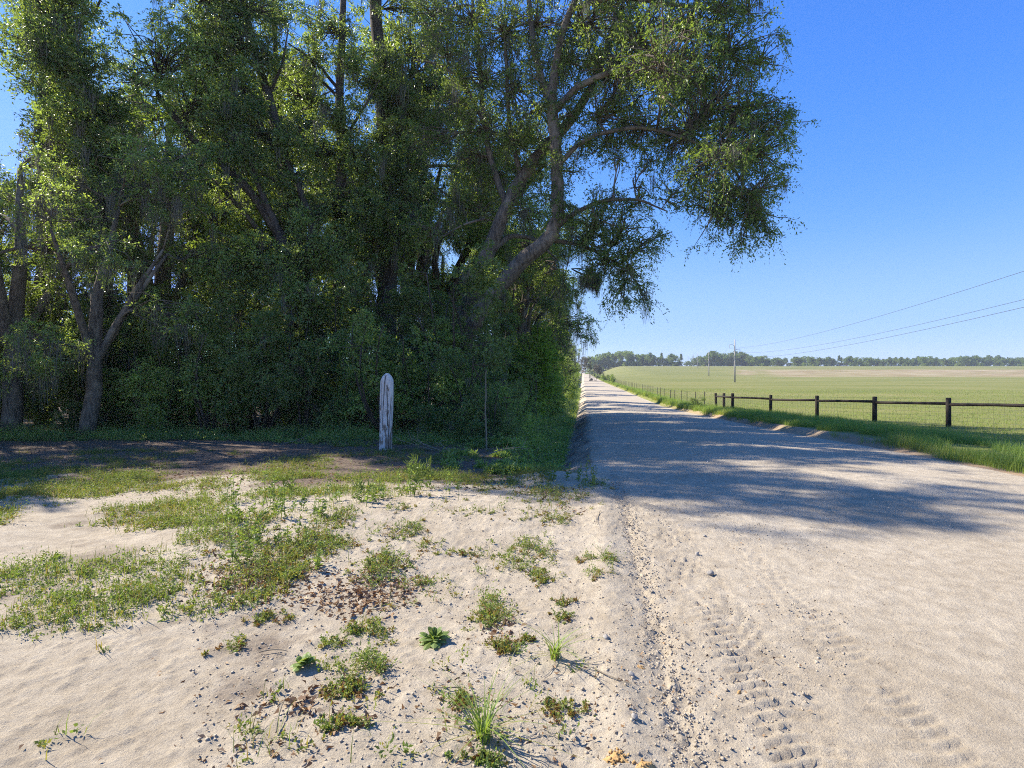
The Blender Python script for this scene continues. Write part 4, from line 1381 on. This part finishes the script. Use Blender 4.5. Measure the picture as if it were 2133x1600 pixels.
# ------------------------------------------------------------------ weeds, tufts and litter in the foreground
def weed_patch(name, u, v, ru, rv, label, n, seed, h=.09, leaf=.022, vmu=.6, group='weed patches on the sand', K=5, ML=7, up=.75):
    rng = np.random.default_rng(seed)
    g = ground_px(u, v)
    sc = g[1] / F
    rx = ru * sc
    ry = rv * (g[1] ** 2) / (EYE * F)
    r = np.sqrt(rng.uniform(0, 1, n)) * (1 + .35 * rng.normal(size=n))
    an = rng.uniform(0, 6.28, n)
    x = g[0] + rx * r * np.cos(an); y = g[1] + ry * r * np.sin(an)
    z = terrain(x, y)
    mb = MB()
    st = MB() if n >= 50 else mb
    hh = h * rng.uniform(.4, 1.2, n) * (1.15 - .5 * np.clip(r, 0, 1.4))
    c = np.stack([x, y, z + .003], -1)
    dead = rng.uniform(0, 1, n) < .22
    vloc = np.where(dead, .08, vmu + .16 * rng.normal(size=n) - .2 * (r > .85))
    hh = np.where(dead, hh * .5, hh)
    sprays(mb, rng, c, hh * 1.25, K, ML, leaf, .25, up, .8, .5, vloc, .16, (st, .0016), .05)
    root = empty(name, g)
    mb.build('leaves', M['weed'], root, g)
    if st is not mb:
        st.build('stems', M['straw'], root, g)
    tag(root, label, 'weeds', group)
    return root


wp = [
    (800, 1185, 58, 36, 'large bright green weed patch left of the sand centre with dead leaves below', 150, .13, .024, .62),
    (640, 1135, 75, 30, 'broad green weed patch on the left sand behind the leaf litter', 190, .12, .022, .6),
    (540, 1190, 75, 45, 'yellow-green weed patch at the left edge of the sand', 170, .13, .022, .5),
    (850, 1108, 48, 18, 'weed clump on the swell of the sand in front of the tall weeds', 90, .12, .022, .6),
    (690, 1085, 60, 14, 'thin weed patch at the back of the sand swell on the left', 70, .08, .02, .55),
    (960, 1155, 55, 10, 'low trailing weeds on the sand to the right of the large green patch', 40, .06, .02, .55),
    (1110, 1155, 42, 26, 'feathery green weeds beside the road edge in the middle of the sand', 80, .13, .022, .65),
    (1125, 1205, 26, 14, 'dense green weed tuft just below the feathery weeds', 44, .09, .022, .6),
    (1160, 1083, 34, 12, 'reddish green weed clump near the back edge of the sand', 60, .09, .02, .4),
    (1240, 1190, 36, 16, 'few leggy green weeds on the road berm', 20, .10, .02, .65),
    (1028, 1290, 34, 24, 'bushy weed with yellowing leaves between rosette and grass tuft', 60, .15, .024, .6),
    (1050, 1350, 28, 18, 'yellowish weed clump below the bushy weed', 44, .09, .022, .4),
    (1180, 1258, 24, 8, 'small rusty weed tuft on the sand above the grass tuft', 26, .05, .018, .3),
    (1172, 1288, 28, 9, 'small low weed tuft just below the rusty one', 30, .05, .018, .45),
    (768, 1318, 40, 18, 'olive weed clump among dead leaves left of the rosette', 50, .10, .022, .6),
    (745, 1392, 46, 24, 'leggy weeds with long shadows beside the small leafy weed', 24, .19, .024, .65),
    (722, 1440, 44, 18, 'low weed clump with brown leaves at lower left', 46, .08, .022, .5),
    (715, 1512, 40, 14, 'green weed sprig with orange dead leaves near the bottom', 30, .08, .024, .7),
    (968, 1462, 22, 18, 'sparse weed sprig behind the big grass tuft', 24, .10, .02, .45),
    (1016, 1585, 50, 14, 'green weeds at the foot of the big grass tuft', 30, .05, .022, .65),
    (1170, 1480, 46, 16, 'flat dark weed mat to the right of the big grass tuft', 44, .05, .018, .5),
    (1100, 1335, 16, 7, 'tiny green weed beside the grass tuft', 14, .05, .02, .6),
    (490, 1350, 26, 20, 'small green weed at the left edge beside dry twigs', 20, .09, .022, .6),
    (560, 1290, 60, 12, 'thin scattered weeds below the leaf litter at left', 40, .06, .02, .5),
    (1155, 1028, 62, 20, 'dense weed bank in shade at the corner of the road', 150, .16, .026, .6),
    (1110, 985, 80, 14, 'green weed bank around the sandy mound at the ditch head', 150, .15, .024, .55),
    (1225, 1010, 26, 18, 'leafy weed at the road corner beside the orange stone', 40, .22, .026, .7),
    (830, 1060, 30, 8, 'small weed at the crest of the sand swell', 24, .08, .02, .55),
    (1000, 1070, 60, 9, 'sparse low weeds along the back of the pale sand', 26, .04, .018, .5),
]
wp += [
    (500, 1120, 50, 24, 'tall tangled weeds at the left edge above the leaf litter', 110, .2, .026, .7),
    (600, 1200, 40, 18, 'ragged weeds among dead leaves left of the large green patch', 70, .13, .024, .6),
    (700, 1140, 40, 16, 'feathery weeds between the broad and the large green patches', 60, .14, .022, .6),
    (900, 1140, 30, 12, 'small feathery weed right of the weed clump on the swell', 26, .12, .02, .65),
    (1085, 1180, 22, 12, 'thin upright weed stems left of the dense green tuft', 20, .15, .02, .7),
    (1215, 1165, 20, 8, 'wispy green weed above the leggy ones on the berm', 12, .10, .02, .7),
    (1265, 1165, 16, 8, 'single leggy weed leaning over the road berm', 8, .14, .022, .75),
    (1020, 1255, 20, 12, 'pale upright weed sprigs behind the bushy weed', 18, .16, .022, .75),
    (790, 1395, 20, 14, 'wispy weed with long shadow right of the leggy weeds', 12, .16, .022, .7),
    (690, 1345, 22, 10, 'faint sprig of weed above the small rosette', 10, .10, .02, .7),
    (880, 1215, 16, 8, 'tiny upright weed right of the large green patch', 8, .10, .018, .6),
]
for i, (u, v, ru, rv, lab, n, h, lf, vm) in enumerate(wp):
    weed_patch('weed_patch', u, v, ru, rv, lab, max(12, int(n * .62)), 200 + i, h * 1.1, lf * .85, vm)


def ground_cover():
    rng = np.random.default_rng(301)
    mb, gb = MB(), MB()
    n = 60000
    y = 3.2 + 9.3 * rng.uniform(0, 1, n)
    x = -12 + 12.6 * rng.uniform(0, 1, n)
    a = lat(x, y)
    pu_, pv_ = CU + F * x / y, HV + F * EYE / y
    low = np.interp(pu_, [-400, 300, 466, 600, 690, 760, 850, 1000, 1080], [1340, 1310, 1285, 1245, 1130, 1060, 1042, 1036, 1012])
    core = np.interp(pu_, [-400, 466, 600, 700, 1000], [1120, 1110, 1085, 1065, 1034])
    nz = fbm(x / .75, y / .75, 83, 4)
    dens = smooth(960, 985, pv_) * smooth(low + 12, low - 12, pv_)
    patch = np.where(pv_ < core, smooth(-.30, .35, nz) * .62, smooth(-.24, .32, nz) * .58)
    dens = dens * patch + .22 * smooth(880, 930, pv_) * smooth(985, 960, pv_) * smooth(-.1, .3, nz)
    dens = np.where(a > -.1, 0, dens)
    dens = dens * np.where((y > 9.6) & (a > -1.7), .15, 1)
    keep = rng.uniform(0, 1, n) < dens
    xs = rng.uniform(-2.6, 1.6, 420); ys = rng.uniform(2.3, 7.2, 420)
    ks = (lat(xs, ys) < .15) & (fbm(xs / .7, ys / .7, 93, 3) > .02)
    x, y = np.concatenate([x[keep], xs[ks]]), np.concatenate([y[keep], ys[ks]])
    z = terrain(x, y)
    m_ = len(x)
    c = np.stack([x, y, z + .003], -1)
    tone = .52 + .35 * fbm(x / .8, y / .8, 85, 3) + .12 * rng.normal(size=m_)
    tallv = rng.uniform(0, 1, m_) < .22
    sprays(mb, rng, c[~tallv], .085 * rng.uniform(.4, 1.4, (~tallv).sum()), 5, 5, .024, .3, .5, .8, .5, tone[~tallv], .16)
    sprays(mb, rng, c[tallv], .20 * rng.uniform(.5, 1.3, tallv.sum()), 4, 8, .024, .15, 1.5, .8, .42, tone[tallv] + .15, .14)
    nb = m_ * 3
    i = rng.integers(0, m_, nb)
    bb = c[i] + rng.normal(size=(nb, 3)) * np.array([.06, .06, 0])
    blades(mb, rng, bb, .10 * rng.uniform(.4, 1.4, nb), .6, .005, .45 + .2 * rng.normal(size=nb), .1, 2)
    tag(mb.build('ground_cover', M['cover']), 'low yellow-green weeds and grass carpeting the ground in front of the thicket', 'ground cover', kind='stuff')
    # the thicket's own herb layer at its foot
    mb = MB()
    n = 2300
    x = rng.uniform(-16, .9, n); y = 13.2 + rng.uniform(0, 1, n) * 2.6 + 1.2 * smooth(-3, -8, x)
    k = (lat(x, y) < -1.0) & ~((y < 13.6) & (np.abs(x + 2.8) < .5))
    x, y = x[k], y[k]
    c = np.stack([x, y, terrain(x, y)], -1)
    hgt = .42 * rng.uniform(.3, 1.3, len(x)) * (.35 + 1.3 * smooth(-.4, .5, fbm(x / .9, y / .9, 86, 3)))
    sprays(mb, rng, c, hgt, 6, 8, .045, .2, 1.2, .8, .4, .42 + .3 * fbm(x, y, 87, 3), .2)
    tag(mb.build('undergrowth', M['thicket_leaf']), 'dark leafy undergrowth at the foot of the thicket', 'undergrowth', kind='stuff')
    # ditch side herbs running away
    mb = MB()
    n = 9500
    y = 9.6 + 110 * rng.uniform(0, 1, n) ** 2.2
    a = np.where(y > 12, -.62, -.95) - rng.uniform(0, 1, n) ** 1.3 * 2.1
    x = SH * y + a
    kp = (y > 13) | (fbm(x / .6, y / .6, 88, 3) > .05)
    x, y, a = x[kp], y[kp], a[kp]
    n = len(x)
    c = np.stack([x, y, terrain(x, y)], -1)
    sprays(mb, rng, c, (.32 + .004 * y) * np.where(y < 12.5, .55, 1) * rng.uniform(.4, 1.3, n), 5, 7, .07, .2, 1.0, .8, .36, .5 + .35 * fbm(x / .7, y / .7, 89, 3), .22)
    tag(mb.build('ditch_weeds', M['thicket_leaf']), 'tall weeds lining the wooded side of the roadside ditch', 'weeds', kind='stuff')


ground_cover()


def tall_weed(u, v, topv, label, seed, stems=3, spread=.05, pods=False, leaf=.048, vmu=.8):
    rng = np.random.default_rng(seed)
    g = ground_px(u, v)
    H = (v - topv) * g[1] / F
    lv, st, pd = MB(), MB(), MB()
    for k in range(stems):
        b = g + np.array([rng.normal() * spread, rng.normal() * spread, -.01])
        h = H * (1 if k == 0 else rng.uniform(.55, .95))
        tip = b + np.array([rng.normal() * .10 * h + .1 * h, rng.normal() * .08 * h, h])
        pts = curve_pts(b, tip, rng, 9, .03, 0)
        st.tube(pts, np.linspace(.004, .0015, 9), 5)
        nl = int(14 + 26 * h)
        t = rng.uniform(.12, 1, nl)
        pos = np.stack([np.interp(t, np.linspace(0, 1, 9), pts[:, q]) for q in range(3)], -1)
        d = rand_unit(rng, (nl,)); d[:, 2] = np.abs(d[:, 2]) * .6 - .1
        lv.add_quads(leaf_quads(rng, pos, d, leaf * rng.uniform(.6, 1.3, nl) * (1.25 - .6 * t), .5), np.clip(vmu + rng.normal(size=nl) * .15, 0, 1))
        if pods:
            for q in range(10):
                tt = rng.uniform(.45, 1)
                p0 = np.array([np.interp(tt, np.linspace(0, 1, 9), pts[:, w_]) for w_ in range(3)])
                dd = unit(np.array([rng.normal(), rng.normal() * .6, .5 + rng.uniform()]))
                pd.tube(curve_pts(p0, p0 + dd * rng.uniform(.06, .12), rng, 4, .08, -.1), [.003, .006, .006, .002], 5)
    root = empty('tall_weed', g)
    lv.build('leaves', M['weed'], root, g)
    st.build('stems', M['grass'], root, g)
    if pods:
        pd.build('pods', M['grass'], root, g)
    tag(root, label, 'weed', 'tall weeds behind the sand')


tw = [(778, 1050, 975, 'single upright leafy weed rising in front of the white post', 3, False), (855, 1035, 950, 'tall pale weed with curved pods to the right of the white post', 5, True),
      (838, 1032, 972, 'leafy weed just left of the pale podded weed', 2, False), (928, 1030, 972, 'slender weed standing right of the podded weed', 2, False),
      (740, 1045, 998, 'short podded weed left of the upright leafy weed', 3, True), (545, 1060, 965, 'tall leafy weed at the left edge of the shade', 4, False),
      (580, 1080, 1010, 'bushy leafy weed right of the left edge weed', 5, False), (520, 1085, 1030, 'broad weed lowest at the left edge of the ground cover', 4, False),
      (1237, 1015, 945, 'pale leafy weed standing against the road shade', 4, False), (640, 1060, 1022, 'short weed in the middle of the yellow-green cover', 3, False),
      (485, 1090, 1040, 'leafy weed touching the left side of the ground cover', 4, False), (960, 1020, 990, 'small weed beside the slender weed', 2, False),
      (790, 1040, 1010, 'low weed beside the upright leafy weed', 3, False), (1140, 1000, 955, 'fresh green weed on the ditch head', 4, False), (1190, 1000, 958, 'second fresh green weed on the ditch head', 4, False)]
tw += [(480, 1050, 985, 'tall weed at the very left edge behind the ground cover', 4, False), (610, 1040, 985, 'upright weed right of the tall left edge weed', 3, True), (665, 1075, 1020, 'leafy weed in front of the yellow-green belt', 4, False),
       (700, 1045, 1000, 'thin upright weed near the short podded weed', 3, False), (540, 1130, 1060, 'leafy upright weed on the left cover patch', 5, False), (500, 1165, 1090, 'tall leafy weed low on the left cover patch', 5, False),
       (600, 1135, 1080, 'upright weed in the middle of the left cover patch', 4, False), (870, 1020, 958, 'second pale weed with pods behind the podded one', 4, True), (650, 1180, 1130, 'short upright weed above the leaf litter', 3, False),
       (1060, 1010, 975, 'small upright weed left of the sandy mound', 3, False)]
for i, (u, v, tv, lab, ns, pods) in enumerate(tw):
    tall_weed(u, v, tv, lab, 400 + i, ns, .06, pods)


def grass_tuft(u, v, h, n, label, seed, lean=.5, width=.007, low=3):
    rng = np.random.default_rng(seed)
    g = ground_px(u, v)
    mb = MB()
    base = g + rng.normal(size=(n, 3)) * np.array([.014, .014, 0])
    blades(mb, rng, base, h * rng.uniform(.4, 1.0, n), lean, width, .7, .12, 6)
    k = low
    base = g + rng.normal(size=(k, 3)) * np.array([.01, .01, 0])
    blades(mb, rng, base, h * rng.uniform(.5, .7, k), 2.0, width * .9, .25, .1, 6)
    o = mb.build('grass_tuft', M['grass'], None, g)
    tag(o, label, 'grass tuft', 'grass tufts on the sand')


grass_tuft(1006, 1540, .33, 46, 'large grass tuft with long spreading blades at the bottom of the sand', 501, .95, .0075, 7)
grass_tuft(1156, 1372, .27, 26, 'wiry grass tuft with a long shadow beside the road berm', 502, 1.0, .0085, 6)
grass_tuft(1060, 1162, .16, 16, 'few stiff grass blades beside the feathery weeds', 503, .6, .005, 0)


def rosette(u, v, r, n, label, seed, width=.32, vmu=.75):
    rng = np.random.default_rng(seed)
    g = ground_px(u, v)
    mb = MB()
    for k in range(n):
        an = k * 2.4 + rng.normal() * .2
        el = rng.uniform(.08, 1.3)
        L = r * rng.uniform(.6, 1.1)
        d = np.array([math.cos(an) * math.cos(el), math.sin(an) * math.cos(el), math.sin(el)])
        s = np.array([-math.sin(an), math.cos(an), 0])
        ts = np.linspace(0, 1, 6)
        wd = width * L * np.array([.12, .35, .72, 1.0, .95, .25]) * .5
        P_ = g + d[None, :] * (L * ts)[:, None] - np.array([0, 0, 1])[None, :] * (.30 * L * ts ** 2)[:, None] + [0, 0, .01]
        val = np.clip(vmu + rng.normal() * .15, 0, 1)
        upn = np.cross(s, d)
        for q in range(5):
            a, b = q, q + 1
            mid0, mid1 = P_[a] - upn * wd[a] * .3, P_[b] - upn * wd[b] * .3
            mb.add_quads([[P_[a] + s * wd[a], mid0, mid1, P_[b] + s * wd[b]], [mid0, P_[a] - s * wd[a], P_[b] - s * wd[b], mid1]], val)
    tag(mb.build('leaf_rosette', M['weed'], None, g), label, 'plant', 'leafy rosettes on the sand')


rosette(905, 1338, .115, 46, 'bright green rosette of upright oval leaves in the centre of the sand', 511, .36, .85)
rosette(632, 1392, .095, 22, 'small yellow-green leafy rosette at the lower left of the sand', 512, .55, .95)

# arching dry weed over the ditch head
m = MB()
g = ground_px(1108, 975)
for k, (du, dv, y) in enumerate(((50, -58, g[1] + .4), (42, -30, g[1] + .1), (16, -48, g[1] + .2), (-8, -34, g[1]), (64, -20, g[1] + .3))):
    q = W(1108 + du, 975 + dv, y)
    pts = curve_pts(g, q, rng, 7, .03, .10)
    m.tube(pts, np.linspace(.004, .0015, 7), 5)
    for j in range(5):
        t_ = pts[2 + j]
        m.tube([t_, t_ + [rng.normal() * .03, rng.normal() * .03, -.05]], [.003, .005], 4)
tag(m.build('dry_weed', M['straw'], None, g), 'arching dry straw-coloured weed at the head of the ditch', 'dry weed')


# brushwood at the foot of the thicket
for i, (u, v, L, az, lab) in enumerate(((530, 912, 1.1, .3, 'fallen grey branch lying at the left foot of the thicket'), (640, 892, 1.5, -.2, 'long fallen branch lying under the thicket'),
                                        (590, 925, .8, .9, 'short broken branch lying in the litter at left'), (930, 945, 1.2, 2.4, 'thin dead branch leaning right of the white post'),
                                        (950, 950, 1.0, 2.0, 'second thin dead branch right of the white post'), (905, 940, .9, 2.7, 'dead branch lying close beside the white post'),
                                        (1000, 955, .9, .2, 'dead branch lying at the foot of the upright stick'))):
    g = ground_px(u, v)
    rg = np.random.default_rng(600 + i)
    m = MB()
    d = np.array([math.cos(az), math.sin(az) * .6, .25])
    pts = curve_pts(g + [0, 0, .02], g + d * L, rg, 8, .06, .02)
    m.tube(pts, np.linspace(.014, .004, 8), 6)
    for j in range(3, 8):
        e = unit(d + rg.normal(size=3) * .6)
        m.tube(curve_pts(pts[j], pts[j] + e * L * rg.uniform(.15, .4), rg, 4, .1, 0), np.linspace(.006, .002, 4), 5)
    tag(m.build('fallen_branch', M['straw'], None, g), lab, 'branch', 'dead branches at the foot of the thicket')


# ------------------------------------------------------------------ stones, clods and dead leaves
def rock(name, u, v, sz, mat, label, seed, flat=.7, cat='stone'):
    rg = np.random.default_rng(seed)
    g = ground_px(u, v)
    n, mm_ = 14, 9
    th = np.linspace(0, 2 * math.pi, n, endpoint=False); ph = np.linspace(.02, math.pi - .02, mm_)
    TH, PH = np.meshgrid(th, ph)
    d = np.stack([np.cos(TH) * np.sin(PH), np.sin(TH) * np.sin(PH), np.cos(PH)], -1)
    fac = np.ones(TH.shape)
    for k in range(9):
        ax = rand_unit(rg, (1,))[0]
        fac = np.minimum(fac, .80 / np.maximum(np.abs(d @ ax), .55) * rg.uniform(.85, 1.15))
    Vr = d * fac[..., None] * np.array([1, rg.uniform(.6, .9), flat]) * sz
    i = np.arange(mm_ - 1)[:, None] * n; j = np.arange(n)[None, :]; k = (j + 1) % n
    Q = np.stack([i + j, i + n + j, i + n + k, i + k], -1).reshape(-1, 4)
    m = MB(); m.add(Vr.reshape(-1, 3), Q)
    o = m.build(name, mat)
    o.location = (g[0], g[1], g[2] + sz * flat * .35)
    o.rotation_euler = (0, 0, rg.uniform(0, 6.28))
    tag(o, label, cat, 'stones on the sand')


rock('stone', 1276, 1020, .045, M['clay'], 'rounded orange stone at the corner between shade and sand', 701)
rock('stone', 1315, 1408, .022, M['stone'], 'round grey pebble on the berm below the wiry grass tuft', 702)
rock('stone', 1262, 1330, .028, M['stone'], 'long grey stone to the right of the wiry grass tuft', 703, .5)
rock('stone', 1480, 1198, .030, M['stone'], 'brownish grey clod standing on the road beyond the tyre print', 704, .9)
rock('stone', 1452, 1155, .028, M['stone'], 'dark clod on the road above the brownish one', 705, .8)
rock('stone', 1322, 1500, .022, M['stone'], 'grey brown pebble low on the berm beside the windrow', 706, .6)
rock('stone', 1468, 1118, .022, M['stone'], 'small dark clod far up the road in the sun', 707)
rock('stone', 1414, 1095, .026, M['stone'], 'clod beside the tyre track near the shade', 708)
rock('stone', 1540, 1444, .016, M['clay'], 'small rusty pebble on the tyre print', 709)
rock('stone', 572, 1400, .03, M['clod'], 'pale lumpy stone beside the small leafy rosette', 710, .4)
rock('stone', 1230, 1290, .018, M['clod'], 'pale pebble above the long grey stone', 711)
def clay_lump(u, v, r, n, label, seed, mat='clay'):
    rg = np.random.default_rng(seed)
    g = ground_px(u, v)
    m = MB()
    base = np.array([[-1, -1, -1], [1, -1, -1], [1, 1, -1], [-1, 1, -1], [-1, -1, 1], [1, -1, 1], [1, 1, 1], [-1, 1, 1]], float) / 1.73
    f = [[0, 3, 2, 1], [4, 5, 6, 7], [0, 1, 5, 4], [1, 2, 6, 5], [2, 3, 7, 6], [3, 0, 4, 7]]
    th = np.arange(20) / 20 * 2 * math.pi
    # a low crumbled mound with loose crumbs
    R_ = [1.0, .8, .55, .3, .02]
    hz = [-.05, .10, .20, .26, .28]
    V = []
    for q, (a_, b_) in enumerate(zip(R_, hz)):
        jit = 1 + .22 * rg.normal(size=20) * (a_ > .1)
        V.append(np.stack([np.cos(th) * r * a_ * jit, np.sin(th) * r * .75 * a_ * jit, r * b_ * (1 + .3 * rg.normal(size=20) * (a_ > .1))], -1))
    V = np.array(V)
    V[..., 2] += terrain(g[0] + V[..., 0], g[1] + V[..., 1]) - g[2]
    i = np.arange(4)[:, None] * 20; j = np.arange(20)[None, :]; k = (j + 1) % 20
    m.add(V.reshape(-1, 3) + g, np.stack([i + j, i + k, i + 20 + k, i + 20 + j], -1).reshape(-1, 4))
    for q in range(n):
        s_ = r * rg.uniform(.05, .2)
        rr, an = r * 1.25 * math.sqrt(rg.uniform()), rg.uniform(0, 6.28)
        x, y = g[0] + rr * math.cos(an), g[1] + .8 * rr * math.sin(an)
        zz = gz(x, y) + max(0, .28 * r * (1 - rr / r)) + s_ * .2
        m.add(base * s_ * (1 + .35 * rg.normal(size=(8, 1))).clip(.4, 1.6) + [x, y, zz], f)
    tag(m.build('clay_lump', M[mat], None, g), label, 'clay lump', 'clay lumps on the berm')


clay_lump(1286, 1577, .045, 60, 'crumbling orange clay lump near the bottom of the berm', 712)
clay_lump(1335, 1390, .022, 20, 'small flat orange clay crumble on the berm by the grey pebble', 713)
clay_lump(1345, 1596, .04, 30, 'pale orange clay smear at the bottom edge of the berm', 714)


def clods():
    rg = np.random.default_rng(801)
    mb = MB()
    def add(x, y, s):
        n = len(x)
        z = terrain(x, y)
        base = np.array([[-1, -1, -1], [1, -1, -1], [1, 1, -1], [-1, 1, -1], [-1, -1, 1], [1, -1, 1], [1, 1, 1], [-1, 1, 1]], float)
        base = base / np.sqrt(3)
        Vv = base[None] * (1 + .35 * rg.normal(size=(n, 8, 1))).clip(.4, 1.6) * s[:, None, None] * np.array([1, 1, .75])
        an = rg.uniform(0, 6.28, n); c_, s_ = np.cos(an), np.sin(an)
        X = Vv[..., 0] * c_[:, None] - Vv[..., 1] * s_[:, None]; Y = Vv[..., 0] * s_[:, None] + Vv[..., 1] * c_[:, None]
        Vv = np.stack([X + x[:, None], Y + y[:, None], Vv[..., 2] + (z + s * .2)[:, None]], -1)
        f = np.array([[0, 3, 2, 1], [4, 5, 6, 7], [0, 1, 5, 4], [1, 2, 6, 5], [2, 3, 7, 6], [3, 0, 4, 7]])
        mb.add(Vv.reshape(-1, 3), (np.arange(n)[:, None, None] * 8 + f[None]).reshape(-1, 4), rg.uniform(0, 1, n * 8))
    n = 9000
    y = 1.9 + 7.5 * rg.uniform(0, 1, n) ** 1.6
    x = rg.uniform(-1, 1, n) * y * .62 + .1
    k = fbm(x / .6, y / .6, 91, 3) + .35 * smooth(1.6, .3, lat(x, y)) > .12
    x, y = x[k], y[k]
    add(x, y, rg.uniform(.0025, .008, len(x)) * rg.uniform(.6, 1.5, len(x)))
    n = 2600
    y = 1.9 + 6.5 * rg.uniform(0, 1, n) ** 1.2
    x = SH * y + .47 + .065 * rg.normal(size=n) + .1 * (vnoise(y / 5., y * 0, 31) - .5)
    add(x, y, rg.uniform(.003, .009, n))
    tag(mb.build('gravel', M['clod']), 'loose sand clods and small gravel strewn over the sand', 'gravel', kind='stuff')


clods()


def dead_leaves():
    rg = np.random.default_rng(811)
    mb = MB()
    def scatter(u, v, su, sv_, n, s=.045):
        uu = u + su * rg.normal(size=n); vv = np.maximum(v + sv_ * rg.normal(size=n), 900)
        y = EYE * F / (vv - HV); x = (uu - CU) * y / F
        z = terrain(x, y)
        d = rand_unit(rg, (n,)); d[:, 2] *= .3
        mb.add_quads(leaf_quads(rg, np.stack([x, y, z + .008], -1), d, s * rg.uniform(.6, 1.3, n), .42, .5), rg.uniform(0, 1, n))
    scatter(740, 1255, 60, 18, 420); scatter(520, 1225, 60, 26, 620); scatter(650, 1210, 60, 18, 160); scatter(640, 1480, 20, 14, 50)
    scatter(820, 1230, 40, 14, 160); scatter(1040, 1320, 26, 14, 60); scatter(720, 1440, 34, 12, 60); scatter(720, 1510, 45, 14, 36)
    scatter(550, 1470, 28, 18, 30); scatter(1190, 1500, 90, 60, 70, .03); scatter(1430, 1450, 130, 120, 90, .022); scatter(1000, 1500, 60, 50, 45, .04)
    scatter(900, 1400, 330, 120, 150, .032); scatter(1180, 1080, 20, 6, 30); scatter(1440, 1250, 120, 80, 70, .025)
    scatter(560, 1570, 60, 20, 40, .035)
    n = 2600
    y = 2.0 + 9 * rg.uniform(0, 1, n) ** 1.3; x = rg.uniform(-.62, .75, n) * y
    k = fbm(x / .5, y / .5, 97, 3) > -.1
    x, y = x[k], y[k]
    d = rand_unit(rg, (len(x),)); d[:, 2] *= .5
    mb.add_quads(leaf_quads(rg, np.stack([x, y, terrain(x, y) + .004], -1), d, rg.uniform(.006, .020, len(x)), .35, .5), rg.uniform(0, .35, len(x)))
    n = 9000
    y = rg.uniform(7.5, 16.5, n); x = rg.uniform(-15, .6, n)
    k = (lat(x, y) < -.9) & (fbm(x / .8, y / .8, 95, 3) > -.25)
    x, y = x[k], y[k]
    d = rand_unit(rg, (len(x),)); d[:, 2] *= .3
    mb.add_quads(leaf_quads(rg, np.stack([x, y, terrain(x, y) + .008], -1), d, .055 * rg.uniform(.6, 1.3, len(x)), .42, .5), rg.uniform(0, .9, len(x)))
    tag(mb.build('leaf_litter', M['dead_leaf']), 'brown dead oak leaves lying on the sand and under the thicket', 'leaf litter', kind='stuff')


dead_leaves()

for i, (u, v, du, dv, lab) in enumerate(((575, 1530, 22, -70, 'curved grey twig lying at the lower left of the sand'), (1235, 1395, 80, 40, 'long thin twig lying across the berm'),
                                         (540, 1365, 60, 2, 'thin dry twig lying left of the small leafy rosette'), (1250, 1068, -8, 24, 'short dark twig stuck in the sand by the weeds'), (960, 1436, -60, 4, 'thin straight twig lying above the big grass tuft'))):
    g = ground_px(u, v); q = ground_px(u + du, v + dv)
    rg = np.random.default_rng(900 + i)
    m = MB()
    pts = curve_pts(g + [0, 0, .012], q + [0, 0, .02], rg, 7, .06, .03)
    m.tube(pts, np.linspace(.0045, .002, 7), 5)
    tag(m.build('twig', M['straw'], None, g), lab, 'twig', 'twigs lying on the sand')


# ------------------------------------------------------------------ faint haze over the plain
hz = MB()
hz.box((0, 420, 12.0), (2600, 1500, 80.0))
m_ = bpy.data.materials.new("haze_air")
m_.use_nodes = True
nt_ = m_.node_tree
nt_.nodes.remove(nt_.nodes["Principled BSDF"])
pv_ = nt_.nodes.new("ShaderNodeVolumePrincipled")
pv_.inputs['Color'].default_value = (.86, .92, 1.0, 1)
pv_.inputs['Density'].default_value = .00024
pv_.inputs['Anisotropy'].default_value = .2
nt_.links.new(pv_.outputs[0], nt_.nodes["Material Output"].inputs['Volume'])
tag(hz.build('haze', m_), 'thin pale haze over the distant pasture', 'haze', kind='stuff')
